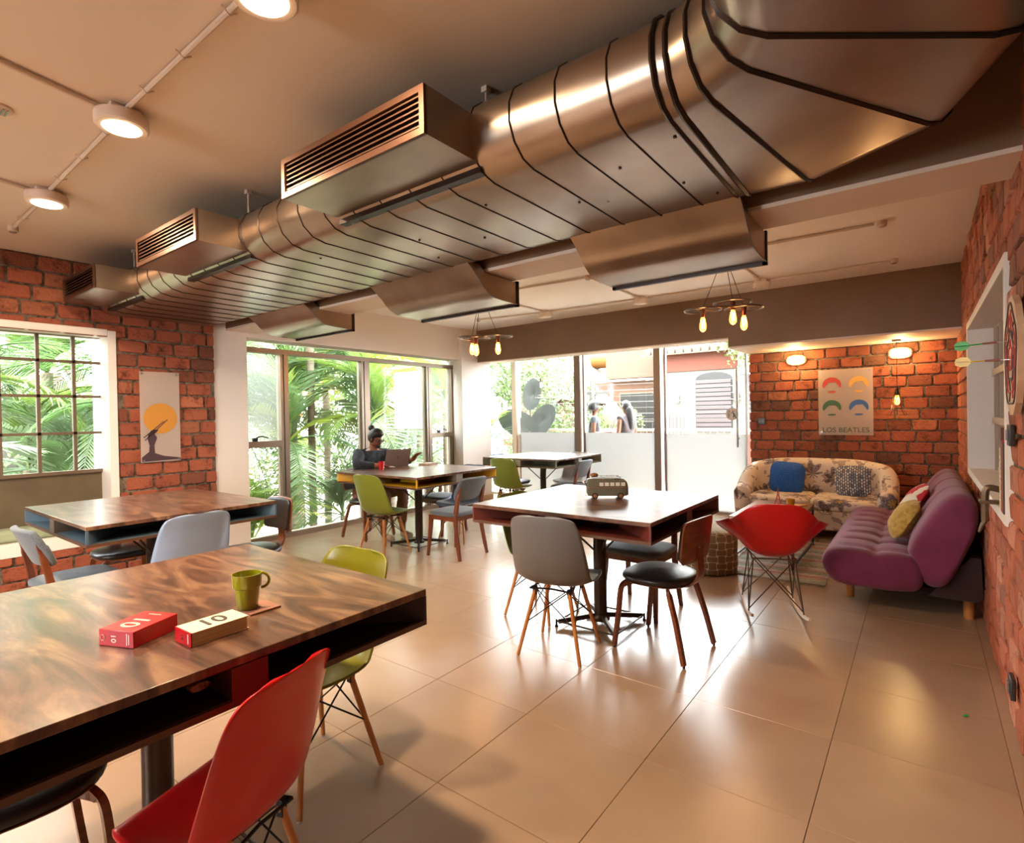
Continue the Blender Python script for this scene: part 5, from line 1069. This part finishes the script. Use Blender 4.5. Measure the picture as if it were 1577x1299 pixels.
# ------------------------------------------------------------------ outside
struct(MB().box(-6.9, 1.5, 7.9, 9.75, -.25, -.02).build('floor', mat('balcony_floor', 'D0C6BA', .6)))
gr = struct(MB().box(-60, 40, -30, 90, -3.3, -3.2).build('ground', mat('street', '6C665E', .9, noise=(.6, '7A7266', .4, .6))))
t = thing('balcony_railing', 'metal balcony railing with a wide top rail beyond the glass', 'railing', (0, 0, 0)); rl = mat('railing_paint', '8A8074', .5)
MB().box(-6.8, 1.4, 9.45, 9.53, 1.08, 1.13).build('top_rail', rl, t); MB().box(-6.8, 1.4, 9.47, 9.51, .05, .09).build('bottom_rail', rl, t)
for k in range(8): MB().box(-6.8+k*1.17, -6.76+k*1.17, 9.47, 9.51, -.02, 1.08).build('post', rl, t)
for k in range(70): MB().cyl((-6.7+k*.115, 9.49, .09), (-6.7+k*.115, 9.49, 1.08), .007, n=6).build('baluster', rl, t)
cage_pendant(-5.58, 8.3, 2.06, 3.2, 'black wire cage pendant hanging outside over the balcony', 1.25, False)
struct(MB().box(-6.6, 1.4, 8.22, 8.38, 3.2, 3.28).box(-6.6, -6.5, 7.8, 8.38, 3.2, 3.28).build('trim_1', rl))
# palms
M['frond'] = [mat('frond_a', '627A34', .55), mat('frond_b', '4E6A3C', .55), mat('frond_c', '7E9032', .5), mat('frond_d', '6C8062', .55)]
for m in M['frond']:
    nt, p = nodes(m); p.inputs['Subsurface Weight'].default_value = .0; tl = nt.nodes.new('ShaderNodeBsdfTranslucent'); tl.inputs['Color'].default_value = [c*1.15 for c in p.inputs['Base Color'].default_value[:3]]+[1]
    x = nt.nodes.new('ShaderNodeMixShader'); x.inputs[0].default_value = .4; out = nt.nodes['Material Output']; nt.links.new(p.outputs[0], x.inputs[1]); nt.links.new(tl.outputs[0], x.inputs[2]); nt.links.new(x.outputs[0], out.inputs['Surface'])
M['trunk'] = mat('palm_trunk', '7C6E5E', .85, noise=(3, '625646', .4, .6, (1, 1, 8)), bump=(12, .6))
FRM = []
for v in range(5):
    rn = random.Random(100+v); mb = MB(); Lf = 1.75; pts = []
    for k in range(15):
        s_ = k/14; pts.append(Vector((Lf*(s_*.92-.10*s_**3), 0, Lf*(.50*s_-.78*s_**2.1)*(.7+.15*v))))
    mb.tube(pts, [.016*(1-.8*k/14)+.002 for k in range(15)], 5)
    nL = 46
    for i in range(nL):
        s_ = .14+.86*i/nL; k = s_*14; j = min(int(k), 13); P_ = pts[j].lerp(pts[j+1], k-j); T_ = (pts[j+1]-pts[j]).normalized()
        for q in (-1, 1):
            ln = .48*(sin(pi*min(1, s_*.9+.08))**.6)*(1-.35*s_)+.06; d = (T_*.62+V3(0, q, 0)*.80+V3(0, 0, rn.uniform(-.05, .18))).normalized(); w = T_*.011
            a = P_+d*ln*.5+V3(0, 0, -.02); e_ = P_+d*ln+V3(0, 0, -.10*ln-rn.uniform(.0, .07))
            mb.add([P_-w*.6, P_+w*.6, a+w*1.3, a-w*1.3, e_], [(0, 1, 2, 3), (3, 2, 4)])
    FRM.append(mb.mesh('frond'))
FRV = {}
def palm(x, y, zc, s=1, n=15, seed=0, label='', trunk=True, lean=(0, 0), mats=(0, 1), zg=-3.2):
    rn = random.Random(seed); t = thing('palm_tree', label, 'palm', (x, y, zg), 0)
    pts = [(lean[0]*q*q, lean[1]*q*q, (zc-zg)*q) for q in (0, .25, .5, .75, 1)]; MB().tube(pts, [.085*s, .07*s, .06*s, .055*s, .06*s], 10).build('trunk', M['trunk'], t, True)
    for k in range(n):
        vi, mi = rn.randrange(5), mats[rn.randrange(len(mats))]; key = (vi, mi)
        if key not in FRV: me = FRM[vi].copy(); me.materials.append(M['frond'][mi]); FRV[key] = me
        o = bpy.data.objects.new('frond', FRV[key]); COL.objects.link(o); o.parent = t; o.location = (lean[0], lean[1], zc-zg)
        up = rn.uniform(-70, 25) if k % 3 else rn.uniform(-85, -45); sc = s*rn.uniform(.8, 1.2); o.scale = (sc, sc, sc); az = radians(360*k/n*2.0+rn.uniform(-20, 20)); X0, Y0_ = x+lean[0], y+lean[1]
        if X0+1.55*sc*cos(az) > -6.35:
            az = pi-az if Y0_ < 7 else pi/2+abs(math.atan2(sin(az), cos(az)))*.5
            if X0+1.55*sc*cos(az) > -6.35: sc *= .6; o.scale = (sc, sc, sc)
        o.rotation_euler = (rn.uniform(-.4, .4), radians(up), az)
palm(-8.05, 4.75, 1.05, 1.1, 18, 1, 'leafy palm directly behind the large centre pane of the glass wall', mats=(0, 2, 1))
palm(-7.7, 6.15, 1.25, .95, 16, 2, 'palm behind the glass to the right of the seated man', mats=(1, 3, 0))
palm(-7.9, 2.95, 1.55, 1.0, 15, 3, 'palm behind the narrow left pane of the glass wall', mats=(3, 1), lean=(.2, -.2))
palm(-8.6, 1.0, 1.9, 1.1, 16, 4, 'palm with thick pale trunk outside the small-paned left window', mats=(1, 3, 0))
palm(-9.5, 1.9, .8, 1.1, 14, 5, 'lower palm outside the right side of the small-paned window', mats=(3, 0))
palm(-7.6, 3.9, -.35, .9, 16, 6, 'low palm with fronds near floor level behind the large pane', mats=(0, 2))
palm(-10.4, 6.2, 2.6, 1.3, 16, 7, 'tall palm rising above the others behind the glass wall', mats=(2, 0))
palm(-7.35, 7.6, 1.75, .85, 15, 8, 'palm at the corner left of the first mullion of the back glass', mats=(0, 2, 1))
palm(-7.6, 8.9, .55, .9, 14, 9, 'palm low beside the balcony corner', mats=(3, 0))
palm(-7.7, 5.5, -.2, .8, 14, 10, 'low palm behind the seated man', mats=(3, 1))
palm(-9.8, 3.9, 2.3, 1.2, 15, 11, 'palm farther back behind the large pane', mats=(1, 3))
palm(-7.5, .2, .5, .9, 12, 12, 'low palm at the left edge of the small-paned window', mats=(1, 3))
for q, (x, y, z, k_) in enumerate(((-9.2, 3.6, 1.9, 1.2), (-9.3, 5.6, 1.6, 1.25), (-8.9, 7.0, 2.0, 1.15), (-10.6, 4.6, 1.2, 1.3), (-11.5, 7.8, 2.4, 1.4), (-10.8, 2.4, 2.2, 1.3), (-12.2, 5.6, .6, 1.4), (-9.6, 8.2, .4, 1.2), (-8.7, 2.2, .2, 1.1), (-11.6, .2, 1.6, 1.4), (-10.2, 9.6, 1.9, 1.3), (-8.4, 5.4, 2.9, 1.1))):
    palm(x, y, z, k_, 17, 40+q, ('palm number').replace(' number', '')+' in the garden behind the glass wall, '+('second row left of centre', 'second row behind the seated man', 'second row by the corner column', 'third row behind the large pane', 'tall one in the far right corner', 'tall one behind the narrow left pane', 'low one in the last row', 'low one beside the balcony', 'low one between the two windows', 'last row outside the small-paned window', 'right of the balcony corner', 'with the highest crown above the man')[q], mats=((1, 3), (0, 3), (2, 0), (3, 1))[q % 4])
# leafy trees
M['leaf'] = [mat('leaf_a', '5A6A38', .6), mat('leaf_b', '5C7044', .6), mat('leaf_c', '7C7C38', .6)]
def tree(x, y, z0, h, r, n, seed, label, mi, sz=.10, squash=1.15):
    rn = random.Random(seed); t = thing('leafy_tree', label, 'tree', (x, y, z0)); MB().tube([(0, 0, 0), (.1, 0, h*.4), (0, .05, h*.75)], [.13, .10, .05], 8).build('trunk', M['trunk'], t, True)
    mb = MB(); cl = [(rn.uniform(-.6, .6)*r, rn.uniform(-.6, .6)*r, h+rn.uniform(-.6, .6)*r*squash, rn.uniform(.35, .6)*r) for _ in range(14)]
    for _ in range(n):
        cx, cy, cz, cr2 = cl[rn.randrange(14)]; d = V3(rn.gauss(0, 1), rn.gauss(0, 1), rn.gauss(0, 1)).normalized()*cr2*rn.uniform(.6, 1.05); p = V3(cx, cy, cz)+d
        a = V3(rn.gauss(0, 1), rn.gauss(0, 1), rn.gauss(0, 1)).normalized(); b = a.cross(V3(rn.gauss(0, 1), rn.gauss(0, 1), rn.gauss(0, 1))).normalized(); s_ = sz*rn.uniform(.6, 1.3)
        mb.add([p, p+a*s_*.5+b*s_*.22, p+a*s_, p+a*s_*.5-b*s_*.22], [(0, 1, 2, 3)])
    o = mb.build('foliage', M['leaf'][mi], t, kind='stuff'); return t
tree(-10.6, 15.5, -3.2, 4.6, 2.1, 9000, 21, 'dense leafy tree behind the first two panes of the back glass', 1, .16, 1.5)
tree(-7.75, 15.2, -3.2, 3.6, .95, 3600, 22, 'smaller leafy tree between the two people outside', 0, .13, 1.5)
tree(-3.2, 14.5, -3.2, 6.6, 1.1, 2600, 23, 'tree with hanging green branches beside the brick wall edge', 0, .15, 1.1)
tree(-15.5, 9.5, -3.2, 4.6, 2.4, 7000, 24, 'wide pale green tree far behind the palms', 1, .18, 1.3)
tree(-15.5, 6.2, -3.2, 5.0, 2.6, 8000, 26, 'pale tall tree far behind the seated man', 2, .2, 1.5)
tree(-13.2, 12.0, -3.2, 4.6, 2.3, 8000, 27, 'pale tree beyond the balcony corner', 0, .18, 1.5)
tree(-14.5, 3.2, -3.2, 3.6, 2.0, 5000, 25, 'pale bushy tree far behind the left glass panes', 1, .18, 1.2)
# large dark rounded leaves near the corner
t = thing('round_leaf_screen', 'three big dark grey rounded metal leaves outside the back glass', 'decoration', (-6.55, 9.3, 1.35)); dkm = mat('dark_leaf_metal', '2E3332', .6, noise=(9, '222625', .4, .6))
for cx, cz, rx, rz_, a in ((.10, .50, .24, .33, -.2), (-.28, -.10, .52, .30, .35), (.33, -.05, .34, .34, -.5)):
    MB().grid(lambda u, v: (cx+rx*v*cos(2*pi*u+a), -.05*sin(pi*v*.5), cz+rz_*v*sin(2*pi*u)), 28, 6, True).build('leaf_disc', dkm, t, True)
MB().cyl((0, .02, -1.37), (0, .02, .4), .02).build('stem', M['dark_steel'], t, True)
# peach house with terrace
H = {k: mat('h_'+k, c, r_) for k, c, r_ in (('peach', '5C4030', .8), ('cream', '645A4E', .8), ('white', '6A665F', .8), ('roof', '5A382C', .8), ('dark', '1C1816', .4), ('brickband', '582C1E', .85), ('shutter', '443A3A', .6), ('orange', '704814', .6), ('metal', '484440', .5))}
t = thing('peach_house', 'pale peach house with sloping roof and dark windows across the street', 'house', (-11.6, 20.0, -3.2))
MB().box(-3.2, 4.2, 0, 7, 0, 5.9).build('walls', H['peach'], t)
MB().add([(-3.9, -.8, 5.7), (1.9, -.8, 5.0), (1.9, 7, 5.0), (-3.9, 7, 5.7), (-1.0, -.8, 7.4), (-1.0, 7, 7.4)], [(0, 1, 4), (1, 2, 5, 4), (0, 4, 5, 3), (2, 3, 5), (0, 3, 2, 1)]).build('roof', H['cream'], t)
MB().box(-3.3, 4.3, -.9, 0, 3.3, 3.6).build('balcony_slab', H['brickband'], t); MB().box(1.6, 4.3, -.5, 0, 6.0, 7.3).build('roof_box', H['peach'], t)
for x, z, w, h in ((-2.2, 3.9, 1.2, 1.4), (.4, 4.3, .7, .9), (2.0, 4.0, 1.7, 1.4), (-1.5, 1.2, 1.4, 1.3), (2.0, 1.1, 1.6, 1.4)):
    f = MB().box(x-.06, x+w+.06, -.05, .02, z-.06, z+h+.06).build('window', H['cream'], t); MB().box(x, x+w, -.08, -.05, z, z+h).build('pane', H['dark'], f)
for k in range(20): MB().box(-3.2+k*.38, -3.17+k*.38, -.88, -.85, 3.6, 4.3).build('railing_bar', H['metal'], t)
MB().box(-3.3, 4.3, -.9, -.84, 4.3, 4.36).build('railing_top', H['metal'], t)
t = thing('apartment_block', 'cream apartment block rising behind the peach house', 'building', (-15, 30, -3.2)); MB().box(-8, 9, 0, 8, 0, 12).build('walls', H['cream'], t)
for r in range(3):
    for k in range(5): f = MB().box(-7+k*3.2, -5.2+k*3.2, -.06, .02, 3.5+r*3.0, 4.9+r*3.0).build('window', H['white'], t); MB().box(-6.9+k*3.2, -5.3+k*3.2, -.1, -.06, 3.6+r*3.0, 4.8+r*3.0).build('pane', H['metal'], f)
    MB().box(-8.2, 9.2, -.9, 0, 2.9+r*3.0, 3.05+r*3.0).build('balcony_slab', H['peach'], t)
t = thing('water_tank', 'orange water tank on the roof across the street', 'tank', (-11.2, 22.0, 4.3)); MB().box(-.7, .7, -.4, .4, -1.6, -1.5).build('stand', H['metal'], t); MB().cyl((-.65, 0, -.4), (.65, 0, -.4), .42, n=20).build('tank_body', H['orange'], t, True)
for x in (-.5, .5): MB().cyl((x, 0, -1.5), (x, 0, -.8), .05).build('leg', H['metal'], t)
t = thing('solar_panel', 'tilted brown solar panel on the roof across the street', 'panel', (-9.6, 21.0, 2.75)); MB().add([(-.8, -.5, 0), (.8, -.5, 0), (.5, .6, .8), (-1.1, .6, .8), (-.8, -.45, -.06), (.8, -.45, -.06), (.5, .65, .74), (-1.1, .65, .74)], [(0, 1, 2, 3), (7, 6, 5, 4), (0, 4, 5, 1), (1, 5, 6, 2), (2, 6, 7, 3), (3, 7, 4, 0)]).build('panel_face', H['shutter'], t)
# white house with brick bands
t = thing('white_house', 'white house with brick bands, arched shutters and tiled roof across the street', 'house', (-5.2, 18.0, -3.2))
MB().box(-2.0, 6.5, 0, 6, 0, 6.3).build('walls', H['white'], t); MB().box(-2.02, 6.52, -.06, 0, 2.3, 3.9).build('brick_band', H['brickband'], t); MB().box(-2.02, 3.0, -.06, 0, 6.0, 6.65).build('brick_band', H['brickband'], t)
for r in range(5):
    for k in range(24): MB().tube([(-2.3+k*.28, -.35+r*.6, 6.66+r*.26), (-2.3+k*.28, .30+r*.6, 6.93+r*.26)], .13, 6).build('roof_tile', H['cream'], t)
MB().add([(-2.5, -.4, 6.55), (4.4, -.4, 6.55), (4.4, 3, 8.0), (-2.5, 3, 8.0)], [(0, 1, 2, 3)]).build('roof_deck', H['roof'], t)
for x0, w in ((-.75, 1.15), (.9, 1.5), (3.0, 1.3)):
    m_ = MB(); pl = [(x0, 4.0), (x0+w, 4.0), (x0+w, 5.7)]+[(x0+w/2+w/2*cos(a), 5.7+.22*sin(a)) for a in [pi*k/8 for k in range(1, 8)]]+[(x0, 5.7)]; m_.prism(pl, .06, lambda u, v, w_: (u, -.07+w_*.5, v)); f = m_.build('window', H['dark'], t)
    for k in range(12): MB().box(x0+.02, x0+w-.02, -.11, -.07, 4.02+k*.14, 4.13+k*.14).build('shutter_slat', H['shutter'], f)
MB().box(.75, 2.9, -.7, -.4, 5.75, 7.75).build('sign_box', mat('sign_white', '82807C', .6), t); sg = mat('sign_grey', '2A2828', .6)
MB().tube([(1.28, -.72, 7.1), (1.29, -.72, 7.35), (1.36, -.72, 7.42), (2.05, -.72, 7.42)], .035, 6).build('corkscrew_sign', sg, t); MB().box(1.72, 2.02, -.74, -.71, 6.75, 7.4).build('corkscrew_sign', sg, t)
MB().tube([(1.86+.13*sin(k*1.15), -.72, 6.75-k*.075) for k in range(12)], .028, 6).build('corkscrew_sign', sg, t)
for x in (-1.35, .55): MB().cyl((x, -.12, 4.95), (x, -.12, 5.2), .09, n=10).build('wall_lantern', H['metal'], t, True)
for k in range(9): MB().box(-1.98+k*.12, -1.95+k*.12, -.5, -.47, 3.0, 4.6).build('railing_bar', H['metal'], t)
t = thing('utility_pole', 'grey utility pole with cross arm between the two people outside', 'pole', (-9.15, 16.8, -3.2)); MB().cyl((0, 0, 0), (0, 0, 6.2), .14, .11, 12).build('shaft', H['metal'], t, True); MB().box(-.7, .7, -.05, .05, 5.3, 5.4).build('cross_arm', H['metal'], t)
for x in (-.6, -.3, .3, .6): MB().cyl((x, 0, 5.4), (x, 0, 5.6), .04, n=8).build('insulator', H['shutter'], t, True)
for k in range(7): tag(MB().tube([(-30+q*6.5, 14.6+.05*k, 2.25-k*.17+.012*(q-5)**2) for q in range(9)], .012, 4).build('power_cable', H['white' if k % 2 else 'metal'], None), ('lowest', 'second lowest', 'third lowest', 'middle', 'third highest', 'second highest', 'highest')[6-k]+' of seven thin cables strung across the street', 'cable', 'street cables')
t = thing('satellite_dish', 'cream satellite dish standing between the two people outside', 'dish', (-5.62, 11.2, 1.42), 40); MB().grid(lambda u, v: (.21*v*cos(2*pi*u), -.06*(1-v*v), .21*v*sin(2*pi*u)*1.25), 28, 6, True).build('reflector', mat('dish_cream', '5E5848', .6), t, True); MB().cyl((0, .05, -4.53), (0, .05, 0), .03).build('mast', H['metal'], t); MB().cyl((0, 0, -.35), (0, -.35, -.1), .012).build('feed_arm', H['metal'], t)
t = thing('garden_house', 'white house with red tiled roof outside the small-paned left window', 'house', (-14.2, .3, -3.2)); MB().box(-5, 0, -6, 3.6, 0, 5.1).build('walls', H['white'], t)
for r in range(6):
    for k in range(26): MB().cyl((.45-r*.42, -6+k*.38, 4.95+r*.26), (-.02-r*.42, -6+k*.38, 5.24+r*.26), .14, n=5).build('roof_tile', H['roof'], t)
f = MB().box(-.02, .04, -.3, .55, 3.3, 4.7).build('window', H['metal'], t)
for a in range(3):
    for b in range(5): MB().box(.04, .06, -.27+a*.28, -.03+a*.28, 3.33+b*.27, 3.56+b*.27).build('pane', H['dark'], f)
t = thing('parked_car', 'dark car parked on the street below the palms', 'car', (-14.5, 8.6, -3.2), 80); cb_ = mat('car_paint', '3A4046', .3, .3)
ss = [[Vector((x, -.82*w, zb)), Vector((x, .82*w, zb)), Vector((x, .85*w, zm)), Vector((x, .66*w, zt)), Vector((x, -.66*w, zt)), Vector((x, -.85*w, zm))] for x, w, zb, zm, zt in ((-2.1, .85, .45, .7, .8), (-2.0, 1, .3, .85, .95), (-1.3, 1, .28, .9, 1.4), (.5, 1, .28, .9, 1.45), (1.2, 1, .28, .85, .95), (2.0, .95, .3, .75, .82), (2.1, .8, .42, .6, .68))]
tubeloft(ss, None, True).build('body', cb_, t, True)
for x in (-1.3, 1.35):
    for y in (-.8, .8): MB().cyl((x, y-.1, .33), (x, y+.1, .33), .33, n=20).build('wheel', M['rubber'], t, True)
for y in (-.78, .78): MB().box(-1.2, .6, y-.02, y+.02, .95, 1.3).build('side_window', H['dark'], t)
